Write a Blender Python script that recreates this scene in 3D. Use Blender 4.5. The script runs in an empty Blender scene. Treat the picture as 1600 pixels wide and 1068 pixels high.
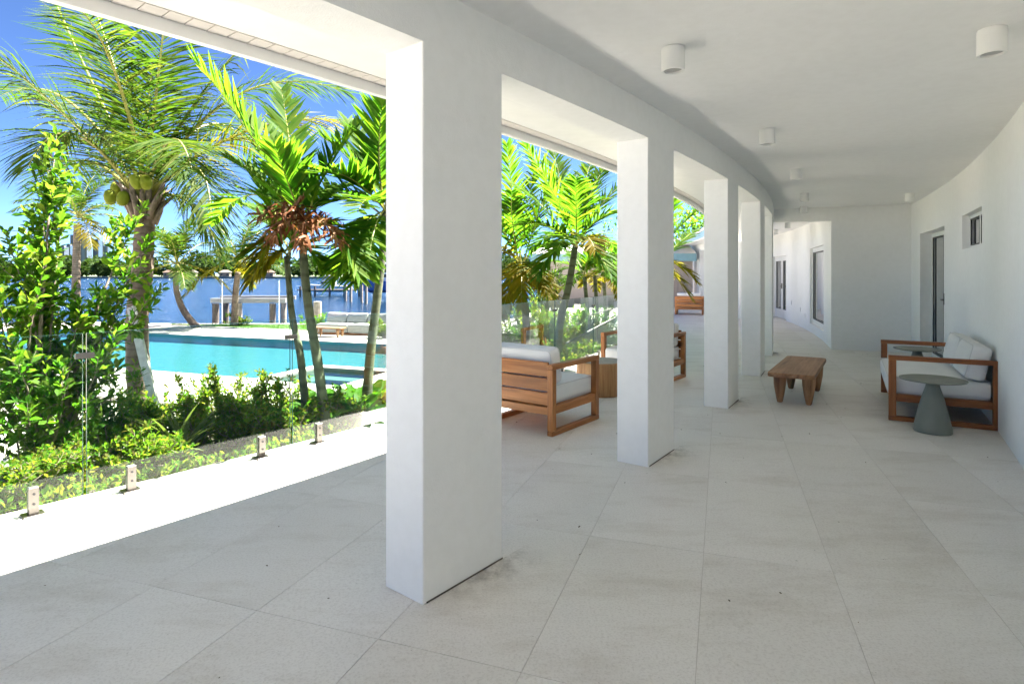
import bpy, math, random
import numpy as np
from mathutils import Vector
from mathutils.geometry import tessellate_polygon

SC = bpy.context.scene
COL = SC.collection
RNG = np.random.default_rng(7)

# ------------------------------------------------------------------ camera
EYE, FPX, HOR = 1.475, 930.0, 427.4          # eye height (m), focal length and horizon row in photo pixels
cam_d = bpy.data.cameras.new("camera")
cam_d.sensor_width = 36.0
cam_d.lens = 36.0 * FPX / 1600.0
cam_d.shift_y = -(534.0 - HOR) / 1600.0
cam_d.clip_start = 0.05
cam_d.clip_end = 9000.0
cam = bpy.data.objects.new("camera", cam_d)
COL.objects.link(cam)
cam.location = (0, 0, EYE)
cam.rotation_euler = (math.radians(90), 0, 0)
SC.camera = cam

# ------------------------------------------------------------------ sky, sun, exposure
SUN_XY = (0.45, 0.345)                        # horizontal offset towards the sun per metre of height
SUN_EL = math.atan2(1.0, math.hypot(*SUN_XY))
SUN_AZ = math.atan2(SUN_XY[0], SUN_XY[1])    # from +Y towards +X
world = bpy.data.worlds.new("World")
SC.world = world
world.use_nodes = True
wn = world.node_tree.nodes
wn.clear()
sky = wn.new("ShaderNodeTexSky")
sky.sky_type = 'NISHITA'
sky.sun_disc = False
sky.sun_elevation = SUN_EL
sky.sun_rotation = SUN_AZ
sky.altitude = 1500
sky.air_density = 0.34
sky.dust_density = 0.0
sky.ozone_density = 8.0
bg = wn.new("ShaderNodeBackground")
bg.inputs[1].default_value = 0.05
wo = wn.new("ShaderNodeOutputWorld")
world.node_tree.links.new(sky.outputs[0], bg.inputs[0])
world.node_tree.links.new(bg.outputs[0], wo.inputs[0])

sun_d = bpy.data.lights.new("sun", 'SUN')
sun_d.energy = 5.0
sun_d.angle = math.radians(0.53)
sun_d.color = (1.0, 0.955, 0.885)
sun = bpy.data.objects.new("sun", sun_d)
COL.objects.link(sun)
sun.rotation_euler = Vector((SUN_XY[0], SUN_XY[1], 1.0)).to_track_quat('Z', 'Y').to_euler()
sun.location = (20, 10, 30)

SC.view_settings.view_transform = 'Standard'
SC.view_settings.look = 'None'
SC.view_settings.exposure = 3.25
SC.view_settings.gamma = 1.0
SC.render.engine = 'CYCLES'
SC.cycles.max_bounces = 14
SC.cycles.diffuse_bounces = 7
SC.cycles.use_adaptive_sampling = True
SC.cycles.adaptive_threshold = 0.02
SC.cycles.glossy_bounces = 4
SC.cycles.transmission_bounces = 6
SC.cycles.transparent_max_bounces = 24
SC.cycles.caustics_reflective = False
SC.cycles.caustics_refractive = False
SC.cycles.use_denoising = True
SC.cycles.sample_clamp_indirect = 8.0


# ------------------------------------------------------------------ photo geometry helpers
def W(px, py, Y):
    """point of the place seen at photo pixel (px, py) at distance Y in front of the camera"""
    return np.array([(px - 800.0) / FPX * Y, Y, EYE - (py - HOR) / FPX * Y])


R0, TH0 = 41.0, math.radians(51.1)           # the house is bent round a circle: inner column line
C0 = np.array([-32.304, 28.397])


def P(s, t, z=0.0):
    a = TH0 + s / R0
    return np.array([C0[0] + (R0 + t) * math.sin(a), C0[1] - (R0 + t) * math.cos(a), z])


def st(x, y):
    dx, dy = x - C0[0], y - C0[1]
    return (math.atan2(dx, -dy) - TH0) * R0, math.hypot(dx, dy) - R0


def nrm(v):
    v = np.asarray(v, float)
    n = np.linalg.norm(v, axis=-1, keepdims=True)
    return v / np.maximum(n, 1e-9)


# ------------------------------------------------------------------ mesh helpers
class Geo:
    def __init__(self):
        self.v, self.f, self.m, self.n = [], [], [], 0

    def add(self, V, F, mi=0):
        V = np.asarray(V, float).reshape(-1, 3)
        if isinstance(F, np.ndarray):
            F = [F]
        else:
            d = {}
            for f in F:
                d.setdefault(len(f), []).append(f)
            F = [np.array(x) for x in d.values()]
        for a in F:
            self.f.append(a + self.n)
            self.m.append(np.full(len(a), mi, dtype=np.int32))
        self.v.append(V)
        self.n += len(V)
        return self

    def mesh(self, name, mats, smooth=False):
        V = np.concatenate(self.v).astype(np.float32)
        me = bpy.data.meshes.new(name)
        me.vertices.add(len(V))
        me.vertices.foreach_set("co", V.ravel())
        loops = np.concatenate([a.ravel() for a in self.f]).astype(np.int32)
        tot = np.concatenate([np.full(len(a), a.shape[1], dtype=np.int32) for a in self.f])
        start = np.concatenate([[0], np.cumsum(tot)[:-1]]).astype(np.int32)
        me.loops.add(len(loops))
        me.loops.foreach_set("vertex_index", loops)
        me.polygons.add(len(tot))
        me.polygons.foreach_set("loop_start", start)
        me.polygons.foreach_set("loop_total", tot)
        me.polygons.foreach_set("material_index", np.concatenate(self.m))
        me.polygons.foreach_set("use_smooth", np.full(len(tot), bool(smooth), dtype=bool))
        me.update(calc_edges=True)
        me.validate()
        for m in (mats if isinstance(mats, (list, tuple)) else [mats]):
            me.materials.append(m)
        return me

    def build(self, name, mats, parent=None, smooth=False, loc=None):
        o = bpy.data.objects.new(name, self.mesh(name, mats, smooth))
        COL.objects.link(o)
        if parent is not None:
            o.parent = parent
        if loc is not None:
            o.location = loc
        return o


def thing(name, label, cat, loc=(0, 0, 0), rz=0.0, group=None):
    o = bpy.data.objects.new(name, None)
    o.empty_display_size = 0.1
    COL.objects.link(o)
    o.location = loc
    o.rotation_euler = (0, 0, rz)
    return tag(o, label, cat, group)


def tag(o, label, cat, group=None, kind=None):
    o["label"] = label
    o["category"] = cat
    if group:
        o["group"] = group
    if kind:
        o["kind"] = kind
    return o


def struct(o, label=None, kind="structure"):
    o["kind"] = kind
    if label:
        o["label"] = label
    return o


def part(name, mesh, parent, loc=(0, 0, 0), rot=(0, 0, 0)):
    o = bpy.data.objects.new(name, mesh)
    COL.objects.link(o)
    o.parent = parent
    o.location = loc
    o.rotation_euler = rot
    return o


def copy_tree(src, parent=None):
    c = src.copy()
    COL.objects.link(c)
    c.parent = parent
    for ch in [o for o in bpy.data.objects if o.parent == src]:
        copy_tree(ch, c)
    return c


BOXF = [(0, 3, 2, 1), (4, 5, 6, 7), (0, 1, 5, 4), (1, 2, 6, 5), (2, 3, 7, 6), (3, 0, 4, 7)]


def box(x0, x1, y0, y1, z0, z1):
    return np.array([(x0, y0, z0), (x1, y0, z0), (x1, y1, z0), (x0, y1, z0),
                     (x0, y0, z1), (x1, y0, z1), (x1, y1, z1), (x0, y1, z1)]), np.array(BOXF)


def cbox(x0, x1, y0, y1, z0, z1, b=0.006):
    """box with chamfered edges"""
    c = np.array([(x0 + x1) / 2, (y0 + y1) / 2, (z0 + z1) / 2])
    h = np.array([(x1 - x0) / 2, (y1 - y0) / 2, (z1 - z0) / 2])
    b = min(b, h.min() * 0.9)
    V, idx = [], {}
    for sx in (-1, 1):
        for sy in (-1, 1):
            for sz in (-1, 1):
                sg = np.array([sx, sy, sz])
                for a in range(3):
                    o = sg * (h - b)
                    o[a] = sg[a] * h[a]
                    idx[(sx, sy, sz, a)] = len(V)
                    V.append(c + o)
    F = []

    def quad(ids):
        p = np.array([V[i] for i in ids])
        n = np.cross(p[1] - p[0], p[2] - p[0])
        F.append(tuple(ids) if n @ (p.mean(0) - c) > 0 else tuple(ids[::-1]))
    for a in range(3):
        o1, o2 = (a + 1) % 3, (a + 2) % 3
        for sa in (-1, 1):
            ids = []
            for s1, s2 in ((-1, -1), (1, -1), (1, 1), (-1, 1)):
                k = [0, 0, 0]
                k[a], k[o1], k[o2] = sa, s1, s2
                ids.append(idx[(*k, a)])
            quad(ids)
        for s1 in (-1, 1):
            for s2 in (-1, 1):
                k0, k1 = [0, 0, 0], [0, 0, 0]
                k0[a], k1[a] = -1, 1
                k0[o1] = k1[o1] = s1
                k0[o2] = k1[o2] = s2
                quad([idx[(*k0, o1)], idx[(*k1, o1)], idx[(*k1, o2)], idx[(*k0, o2)]])
    for sx in (-1, 1):
        for sy in (-1, 1):
            for sz in (-1, 1):
                quad([idx[(sx, sy, sz, a)] for a in range(3)])
    return np.array(V), F


def cushion(hx, hy, hz, r, puff=0.0, n=12, seed=0):
    """soft rounded box centred on the origin"""
    rg = np.random.default_rng(seed)
    V, F = [], []
    lin = np.linspace(-1, 1, n + 1)
    h = np.array([hx, hy, hz])
    off = 0
    for a in range(3):
        o1, o2 = (a + 1) % 3, (a + 2) % 3
        for sg in (-1, 1):
            for i in range(n + 1):
                for j in range(n + 1):
                    q = np.zeros(3)
                    q[a], q[o1], q[o2] = sg, lin[i], lin[j]
                    V.append(q)
            for i in range(n):
                for j in range(n):
                    k = off + i * (n + 1) + j
                    f = (k, k + n + 1, k + n + 2, k + 1)
                    F.append(f if sg > 0 else f[::-1])
            off += (n + 1) ** 2
    V = np.array(V)
    Q = V * h
    inner = np.clip(Q, -(h - r), h - r)
    d = Q - inner
    out = inner + r * d / np.maximum(np.linalg.norm(d, axis=1, keepdims=True), 1e-6)
    k = int(np.argmin(h))
    o = [i for i in range(3) if i != k]
    w = (1 - (out[:, o[0]] / h[o[0]]) ** 2) * (1 - (out[:, o[1]] / h[o[1]]) ** 2)
    out[:, k] += np.sign(V[:, k]) * puff * np.clip(w, 0, 1) * (np.abs(V[:, k]) > 0.3)
    ph = rg.uniform(0, 6, 6)
    out[:, k] += 0.004 * np.sin(out[:, o[0]] * 17 + ph[0]) * np.sin(out[:, o[1]] * 13 + ph[1])
    out[:, o[0]] += 0.004 * np.sin(out[:, o[1]] * 11 + ph[2])
    return out, np.array(F)


def tube(pts, rad, n=8, cap=True):
    pts = np.asarray(pts, float)
    rad = np.broadcast_to(np.asarray(rad, float), (len(pts),))
    T = nrm(np.gradient(pts, axis=0))
    ref = np.array([0, 0, 1.0]) if abs(T[0][2]) < 0.9 else np.array([1.0, 0, 0])
    A = nrm(np.cross(T, ref))
    B = np.cross(T, A)
    ang = np.linspace(0, 2 * math.pi, n, endpoint=False)
    V = pts[:, None, :] + rad[:, None, None] * (np.cos(ang)[None, :, None] * A[:, None, :] + np.sin(ang)[None, :, None] * B[:, None, :])
    K = len(pts)
    i, j = np.meshgrid(np.arange(K - 1), np.arange(n), indexing='ij')
    j2 = (j + 1) % n
    F = np.stack([i * n + j, (i + 1) * n + j, (i + 1) * n + j2, i * n + j2], -1).reshape(-1, 4)
    V = V.reshape(-1, 3)
    if not cap:
        return V, F
    return V, [tuple(f) for f in F] + [tuple(range(n)), tuple(range((K - 1) * n + n - 1, (K - 1) * n - 1, -1))]


def lathe(prof, n=32, sx=1.0, sy=1.0, fn=None):
    """prof: (r, z) from bottom to top; closed with caps where r > 0"""
    ang = np.linspace(0, 2 * math.pi, n, endpoint=False)
    V = []
    for r, z in prof:
        rr = r * (np.ones(n) if fn is None else fn(ang, z))
        V.append(np.stack([rr * np.cos(ang) * sx, rr * np.sin(ang) * sy, np.full(n, z)], -1))
    K = len(prof)
    i, j = np.meshgrid(np.arange(K - 1), np.arange(n), indexing='ij')
    j2 = (j + 1) % n
    F = [tuple(x) for x in np.stack([i * n + j, i * n + j2, (i + 1) * n + j2, (i + 1) * n + j], -1).reshape(-1, 4)]
    F.append(tuple(range(n - 1, -1, -1)))
    F.append(tuple(range((K - 1) * n, K * n)))
    return np.concatenate(V), F


def arc_sweep(cs, s0, s1, n, caps=True):
    """cs: closed cross-section [(t, z)...] swept along the house's circle"""
    ss = np.linspace(s0, s1, n + 1)
    k = len(cs)
    V = np.array([P(s, t, z) for s in ss for t, z in cs])
    F = []
    for i in range(n):
        for j in range(k):
            j2 = (j + 1) % k
            F.append((i * k + j, i * k + j2, (i + 1) * k + j2, (i + 1) * k + j))
    if caps:
        F.append(tuple(range(k - 1, -1, -1)))
        F.append(tuple(range(n * k, (n + 1) * k)))
    return V, F


def arc_box(s0, s1, t0, t1, z0, z1, n=None):
    n = n or max(1, int(abs(s1 - s0) / 0.4))
    return arc_sweep([(t0, z0), (t1, z0), (t1, z1), (t0, z1)], s0, s1, n)


def prism(outline, z0, z1, bev=0.0):
    o = np.asarray(outline, float)
    n = len(o)
    c = o.mean(0)
    rings = [(o, z0), (o, z1 - bev)]
    if bev:
        ins = c + (o - c) * (1 - bev / np.linalg.norm(o - c, axis=1, keepdims=True))
        rings.append((ins, z1))
    V = np.concatenate([np.c_[r, np.full(n, z)] for r, z in rings])
    F = []
    for k in range(len(rings) - 1):
        for j in range(n):
            j2 = (j + 1) % n
            F.append((k * n + j, k * n + j2, (k + 1) * n + j2, (k + 1) * n + j))
    F.append(tuple(range(n - 1, -1, -1)))
    F.append(tuple(range((len(rings) - 1) * n, len(rings) * n)))
    return V, F


# ------------------------------------------------------------------ materials
def nodes(name):
    m = bpy.data.materials.new(name)
    m.use_nodes = True
    nt = m.node_tree
    b = nt.nodes["Principled BSDF"]
    return m, nt, b


def N(nt, kind, **kw):
    n = nt.nodes.new(kind)
    for k, v in kw.items():
        if k in n.inputs.keys() if isinstance(k, str) else False:
            n.inputs[k].default_value = v
        else:
            setattr(n, k, v)
    return n


def coord(nt, kind="Object", scale=(1, 1, 1), rnd=False):
    tc = nt.nodes.new("ShaderNodeTexCoord")
    mp = nt.nodes.new("ShaderNodeMapping")
    mp.inputs["Scale"].default_value = scale
    nt.links.new(tc.outputs[kind], mp.inputs["Vector"])
    if rnd:
        oi = nt.nodes.new("ShaderNodeObjectInfo")
        ml = nt.nodes.new("ShaderNodeMath")
        ml.operation = 'MULTIPLY'
        ml.inputs[1].default_value = 37.0
        nt.links.new(oi.outputs["Random"], ml.inputs[0])
        nt.links.new(ml.outputs[0], mp.inputs["Location"])
    return mp.outputs["Vector"]


def noise(nt, vec, scale, detail=4.0, rough=0.55):
    n = nt.nodes.new("ShaderNodeTexNoise")
    n.inputs["Scale"].default_value = scale
    n.inputs["Detail"].default_value = detail
    n.inputs["Roughness"].default_value = rough
    nt.links.new(vec, n.inputs["Vector"])
    return n.outputs["Fac"]


def ramp(nt, fac, stops):
    r = nt.nodes.new("ShaderNodeValToRGB")
    el = r.color_ramp.elements
    while len(el) < len(stops):
        el.new(0.5)
    for e, (p, c) in zip(el, stops):
        e.position = p
        e.color = (*c, 1.0) if len(c) == 3 else c
    nt.links.new(fac, r.inputs["Fac"])
    return r.outputs["Color"]


def mixc(nt, a, b, fac, mode='MIX'):
    m = nt.nodes.new("ShaderNodeMix")
    m.data_type = 'RGBA'
    m.blend_type = mode
    for sock, v in ((m.inputs["A"], a), (m.inputs["B"], b), (m.inputs["Factor"], fac)):
        if hasattr(v, "is_output"):
            nt.links.new(v, sock)
        else:
            sock.default_value = v if not isinstance(v, tuple) else (*v, 1.0)
    # RGBA sockets are the third pair
    return m.outputs["Result"]


def mix_rgb(nt, a, b, fac, mode='MIX'):
    m = nt.nodes.new("ShaderNodeMixRGB")
    m.blend_type = mode
    for sock, v in ((m.inputs[1], a), (m.inputs[2], b), (m.inputs[0], fac)):
        if hasattr(v, "is_output"):
            nt.links.new(v, sock)
        else:
            sock.default_value = (*v, 1.0) if isinstance(v, tuple) else v
    return m.outputs[0]


def bump(nt, b, h, strength, dist):
    bm = nt.nodes.new("ShaderNodeBump")
    bm.inputs["Strength"].default_value = strength
    bm.inputs["Distance"].default_value = dist
    nt.links.new(h, bm.inputs["Height"])
    nt.links.new(bm.outputs[0], b.inputs["Normal"])


def simple(name, col, rough=0.6, metal=0.0, var=0.06, scale=6.0, bscale=0.0, bstr=0.2, bdist=0.003, rnd=True, spec=0.5):
    m, nt, b = nodes(name)
    v = coord(nt, rnd=rnd)
    f = noise(nt, v, scale)
    lo = tuple(c * (1 - var) for c in col)
    hi = tuple(min(1, c * (1 + var)) for c in col)
    nt.links.new(ramp(nt, f, [(0.3, lo), (0.7, hi)]), b.inputs["Base Color"])
    b.inputs["Roughness"].default_value = rough
    b.inputs["Metallic"].default_value = metal
    b.inputs["Specular IOR Level"].default_value = spec
    if bscale:
        bump(nt, b, noise(nt, v, bscale, 3), bstr, bdist)
    return m


def stucco(name, col, rough=0.85):
    m, nt, b = nodes(name)
    v = coord(nt)
    f = noise(nt, v, 0.9, 5)
    c = ramp(nt, f, [(0.3, tuple(x * 0.955 for x in col)), (0.7, col)])
    g = noise(nt, v, 14, 4)
    c = mix_rgb(nt, c, ramp(nt, g, [(0.35, (0.93, 0.93, 0.92)), (0.6, (1, 1, 1))]), 0.35, 'MULTIPLY')
    nt.links.new(c, b.inputs["Base Color"])
    b.inputs["Roughness"].default_value = rough
    b.inputs["Specular IOR Level"].default_value = 0.25
    h = mix_rgb(nt, noise(nt, v, 150, 3), noise(nt, v, 17, 4), 0.55)
    bump(nt, b, h, 0.55, 0.006)
    return m


def wood(name, axis, cols, rough=0.45):
    m, nt, b = nodes(name)
    sc = [26.0, 26.0, 26.0]
    sc[axis] = 1.6
    v = coord(nt, scale=tuple(sc), rnd=True)
    f = noise(nt, v, 1.0, 6, 0.6)
    sc2 = [5.0, 5.0, 5.0]
    sc2[axis] = 0.7
    f2 = noise(nt, coord(nt, scale=tuple(sc2), rnd=True), 1.0, 3)
    c = ramp(nt, f, [(0.28, cols[0]), (0.5, cols[1]), (0.74, cols[2])])
    c = mix_rgb(nt, c, ramp(nt, f2, [(0.3, (0.62, 0.55, 0.5)), (0.65, (1.1, 1.05, 1.0))]), 0.6, 'MULTIPLY')
    oi = nt.nodes.new("ShaderNodeObjectInfo")
    c = mix_rgb(nt, c, ramp(nt, oi.outputs["Random"], [(0.0, (0.82, 0.8, 0.8)), (1.0, (1.12, 1.1, 1.05))]), 0.7, 'MULTIPLY')
    nt.links.new(c, b.inputs["Base Color"])
    b.inputs["Roughness"].default_value = rough
    b.inputs["Specular IOR Level"].default_value = 0.35
    bump(nt, b, f, 0.12, 0.002)
    return m


def leafmat(name, cols, trans=0.4, rough=0.45):
    m, nt, b = nodes(name)
    g = nt.nodes.new("ShaderNodeNewGeometry")
    k = len(cols)
    c = ramp(nt, g.outputs["Random Per Island"], [(i / max(1, k - 1), x) for i, x in enumerate(cols)])
    v = coord(nt)
    c = mix_rgb(nt, c, ramp(nt, noise(nt, v, 1.7, 3), [(0.3, (0.72, 0.78, 0.75)), (0.7, (1.15, 1.1, 1.0))]), 0.7, 'MULTIPLY')
    nt.links.new(c, b.inputs["Base Color"])
    b.inputs["Roughness"].default_value = rough
    b.inputs["Specular IOR Level"].default_value = 0.08
    tr = nt.nodes.new("ShaderNodeBsdfTranslucent")
    nt.links.new(mix_rgb(nt, c, (1.85, 2.0, 0.8), 1.0, 'MULTIPLY'), tr.inputs["Color"])
    mx = nt.nodes.new("ShaderNodeMixShader")
    mx.inputs[0].default_value = trans
    nt.links.new(b.outputs[0], mx.inputs[1])
    nt.links.new(tr.outputs[0], mx.inputs[2])
    nt.links.new(mx.outputs[0], nt.nodes["Material Output"].inputs["Surface"])
    return m


def clear(name, tint, refl=1.0, ior=1.45, rough=0.0, bumpdef=None):
    """see-through sheet: tinted transparency with Fresnel reflection on top"""
    m, nt, b = nodes(name)
    nt.nodes.remove(b)
    tr = nt.nodes.new("ShaderNodeBsdfTransparent")
    tr.inputs[0].default_value = (*tint, 1)
    gl = nt.nodes.new("ShaderNodeBsdfGlossy")
    gl.inputs["Roughness"].default_value = rough
    fr = nt.nodes.new("ShaderNodeFresnel")
    fr.inputs["IOR"].default_value = ior
    ml = nt.nodes.new("ShaderNodeMath")
    ml.operation = 'MULTIPLY'
    ml.inputs[1].default_value = refl
    nt.links.new(fr.outputs[0], ml.inputs[0])
    mx = nt.nodes.new("ShaderNodeMixShader")
    nt.links.new(ml.outputs[0], mx.inputs[0])
    nt.links.new(tr.outputs[0], mx.inputs[1])
    nt.links.new(gl.outputs[0], mx.inputs[2])
    nt.links.new(mx.outputs[0], nt.nodes["Material Output"].inputs["Surface"])
    if bumpdef:
        v = coord(nt)
        h = mix_rgb(nt, noise(nt, v, bumpdef[0], 3), noise(nt, v, bumpdef[1], 2), 0.4)
        bm = nt.nodes.new("ShaderNodeBump")
        bm.inputs["Strength"].default_value = bumpdef[2]
        bm.inputs["Distance"].default_value = bumpdef[3]
        nt.links.new(h, bm.inputs["Height"])
        nt.links.new(bm.outputs[0], gl.inputs["Normal"])
        nt.links.new(bm.outputs[0], fr.inputs["Normal"])
    return m


M_wall = stucco("white_stucco", (0.875, 0.878, 0.865))
M_ceil = stucco("ceiling_stucco", (0.875, 0.87, 0.855))
M_trim = simple("white_trim_paint", (0.8, 0.8, 0.79), 0.4, var=0.03)
M_soffit = simple("soffit_vinyl", (0.62, 0.58, 0.54), 0.6, var=0.04)
M_fascia = simple("blue_grey_fascia", (0.20, 0.36, 0.42), 0.5, var=0.05)
M_roof = simple("white_roof_tile", (0.72, 0.71, 0.69), 0.7, var=0.08, scale=3, bscale=9, bstr=0.5, bdist=0.02)
M_taupe = stucco("taupe_stucco", (0.42, 0.36, 0.32))


def tile_mat():
    m, nt, b = nodes("limestone_tile")
    v = coord(nt, rnd=True)
    f = noise(nt, v, 1.3, 5, 0.6)
    c = ramp(nt, f, [(0.28, (0.655, 0.625, 0.585)), (0.5, (0.70, 0.675, 0.635)), (0.75, (0.73, 0.705, 0.67))])
    sp = noise(nt, v, 95, 3, 0.7)
    c = mix_rgb(nt, c, ramp(nt, sp, [(0.36, (0.78, 0.76, 0.74)), (0.5, (1, 1, 1)), (0.66, (1.06, 1.06, 1.06))]), 0.55, 'MULTIPLY')
    vo = nt.nodes.new("ShaderNodeTexVoronoi")
    vo.inputs["Scale"].default_value = 22
    nt.links.new(v, vo.inputs["Vector"])
    c = mix_rgb(nt, c, ramp(nt, vo.outputs["Distance"], [(0.03, (0.45, 0.43, 0.4)), (0.08, (1, 1, 1))]), 0.55, 'MULTIPLY')
    st_ = noise(nt, coord(nt, "Object", (0.8, 2.4, 1), True), 1.8, 6, 0.7)
    c = mix_rgb(nt, c, ramp(nt, st_, [(0.32, (0.76, 0.73, 0.68)), (0.5, (1, 1, 1))]), 0.5, 'MULTIPLY')
    oi = nt.nodes.new("ShaderNodeObjectInfo")
    c = mix_rgb(nt, c, ramp(nt, oi.outputs["Random"], [(0.0, (0.96, 0.955, 0.945)), (1.0, (1.03, 1.03, 1.03))]), 1.0, 'MULTIPLY')
    nt.links.new(c, b.inputs["Base Color"])
    b.inputs["Roughness"].default_value = 0.55
    b.inputs["Specular IOR Level"].default_value = 0.35
    bump(nt, b, sp, 0.12, 0.002)
    return m


M_tile = tile_mat()
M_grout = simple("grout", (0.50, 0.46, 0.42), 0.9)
M_deck = simple("pool_deck_stone", (0.42, 0.385, 0.34), 0.7, var=0.07, scale=1.2, bscale=60, bstr=0.15)
M_soil = simple("bed_soil", (0.10, 0.08, 0.055), 0.95, var=0.45, scale=5, bscale=40, bstr=0.8, bdist=0.02)
M_ground = simple("garden_ground", (0.42, 0.38, 0.32), 0.95, var=0.35, scale=2, bscale=30, bstr=0.6, bdist=0.02)
M_lawn = simple("lawn_green", (0.05, 0.11, 0.015), 0.9, var=0.35, scale=3, bscale=60, bstr=0.8, bdist=0.02)
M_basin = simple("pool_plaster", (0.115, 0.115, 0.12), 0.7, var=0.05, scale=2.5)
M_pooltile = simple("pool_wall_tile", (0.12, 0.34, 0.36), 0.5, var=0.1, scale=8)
M_spa = simple("spa_plaster", (0.17, 0.175, 0.16), 0.7, var=0.05, scale=2.5)
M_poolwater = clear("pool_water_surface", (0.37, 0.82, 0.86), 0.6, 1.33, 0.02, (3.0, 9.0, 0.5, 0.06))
M_spawater = clear("spa_water_surface", (0.55, 0.82, 0.74), 0.7, 1.33, 0.02, (3.0, 9.0, 0.25, 0.04))
M_glass = clear("fence_glass", (0.90, 0.97, 0.935), 0.4, 1.5)
M_edge = simple("glass_edge_green", (0.035, 0.085, 0.07), 0.15, var=0.1)
M_pane = clear("window_glass", (0.74, 0.82, 0.80), 1.6, 1.6)
M_steel = simple("satin_steel", (0.17, 0.16, 0.145), 0.4, 1.0, var=0.04)
M_dark = simple("dark_gasket", (0.03, 0.03, 0.032), 0.5)
M_fabric = simple("white_canvas", (0.74, 0.74, 0.73), 0.9, var=0.03, scale=4, bscale=500, bstr=0.25, bdist=0.001)
M_fabric_deck = simple("outdoor_canvas", (0.34, 0.335, 0.32), 0.9, var=0.05)
M_pipe = simple("grey_piping", (0.60, 0.60, 0.60), 0.9)
TEAK = [(0.20, 0.072, 0.022), (0.40, 0.165, 0.052), (0.52, 0.25, 0.095)]
M_tx, M_ty, M_tz = (wood("teak_%s" % a, i, TEAK) for i, a in enumerate("xyz"))
REDW = [(0.15, 0.045, 0.014), (0.30, 0.105, 0.032), (0.40, 0.16, 0.055)]
M_rx, M_ry, M_rz = (wood("red_teak_%s" % a, i, REDW) for i, a in enumerate("xyz"))
BROWN = [(0.18, 0.09, 0.045), (0.34, 0.185, 0.095), (0.45, 0.27, 0.155)]
M_by = wood("bench_wood_top", 1, BROWN, 0.55)
M_bz = wood("bench_wood_leg", 2, BROWN, 0.55)
M_stump = wood("stump_side", 2, [(0.20, 0.10, 0.04), (0.36, 0.20, 0.09), (0.46, 0.28, 0.13)], 0.6)
M_stumptop = simple("stump_top_grey", (0.40, 0.34, 0.28), 0.7, var=0.15, scale=9)
M_conc = simple("olive_grey_concrete", (0.19, 0.205, 0.175), 0.6, var=0.1, scale=5, bscale=80, bstr=0.1)
M_fix = simple("light_fixture_white", (0.8, 0.8, 0.78), 0.45, var=0.02)
M_lens = simple("light_lens_frosted", (0.38, 0.38, 0.37), 0.3, var=0.02)
M_backing = simple("pale_backing", (0.72, 0.74, 0.72), 0.9, var=0.03)  # pale sheet colour that stands in for bright rooms
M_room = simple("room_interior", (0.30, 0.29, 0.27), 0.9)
M_trunk_c = None


def trunk_mat(name, c0, c1, rings):
    m, nt, b = nodes(name)
    v = coord(nt, rnd=True)
    f = noise(nt, v, 7, 5, 0.65)
    c = ramp(nt, f, [(0.3, c0), (0.7, c1)])
    w = nt.nodes.new("ShaderNodeTexWave")
    w.bands_direction = 'Z'
    w.inputs["Scale"].default_value = rings
    w.inputs["Distortion"].default_value = 3.0
    w.inputs["Detail"].default_value = 3.0
    nt.links.new(v, w.inputs["Vector"])
    c = mix_rgb(nt, c, ramp(nt, w.outputs["Fac"], [(0.0, (0.5, 0.46, 0.42)), (0.25, (1, 1, 1))]), 0.7, 'MULTIPLY')
    nt.links.new(c, b.inputs["Base Color"])
    b.inputs["Roughness"].default_value = 0.9
    bump(nt, b, f, 0.5, 0.02)
    return m


M_coco = trunk_mat("coconut_trunk", (0.11, 0.075, 0.05), (0.27, 0.205, 0.15), 3.2)
M_shaft = trunk_mat("green_ringed_trunk", (0.075, 0.09, 0.045), (0.14, 0.15, 0.09), 2.0)
M_twig = simple("branch_bark", (0.20, 0.155, 0.115), 0.9, var=0.3, scale=20)
M_rachis = simple("frond_rib", (0.30, 0.28, 0.06), 0.5, var=0.2)
M_rachis_d = simple("dry_frond_rib", (0.36, 0.22, 0.09), 0.7, var=0.2)
L_coco = leafmat("coconut_leaflet", [(0.0203, 0.0527, 0.0081), (0.0355, 0.0761, 0.0101), (0.0558, 0.0913, 0.0142), (0.0964, 0.1066, 0.0243)], 0.42, 0.6)
L_adon = leafmat("bright_palm_leaflet", [(0.0354, 0.1062, 0.0106), (0.0661, 0.1440, 0.0142), (0.1121, 0.1711, 0.0165)], 0.56, 0.6)
L_yel = leafmat("yellowing_leaflet", [(0.120, 0.105, 0.008), (0.160, 0.120, 0.009), (0.075, 0.105, 0.008)], 0.6, 0.6)
L_dry = leafmat("dry_leaflet", [(0.1100, 0.0320, 0.0140), (0.1900, 0.0750, 0.0320), (0.3000, 0.1700, 0.1000)], 0.2, 0.7)
L_bush = leafmat("bush_leaf", [(0.0401, 0.1239, 0.0130), (0.0661, 0.1558, 0.0165), (0.0944, 0.1770, 0.0212), (0.1475, 0.1888, 0.0354)], 0.58, 0.55)
L_hedge = leafmat("hedge_leaf", [(0.0531, 0.1392, 0.0142), (0.0850, 0.1711, 0.0165), (0.1298, 0.1947, 0.0212), (0.1888, 0.1947, 0.0307), (0.1180, 0.0885, 0.0354)], 0.6, 0.6)
L_broad = leafmat("broad_leaf", [(0.042, 0.130, 0.010), (0.075, 0.180, 0.014)], 0.55, 0.5)
L_blade = leafmat("blade_leaf", [(0.0619, 0.1032, 0.0258), (0.1238, 0.1548, 0.0464), (0.2167, 0.2167, 0.1032)], 0.3, 0.4)
L_far = leafmat("far_foliage", [(0.0189, 0.0405, 0.0135), (0.0324, 0.0621, 0.0189), (0.0540, 0.0810, 0.0270)], 0.25, 0.7)
M_coconut = simple("green_coconut", (0.19, 0.23, 0.02), 0.65, var=0.2, scale=8, spec=0.15)


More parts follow.
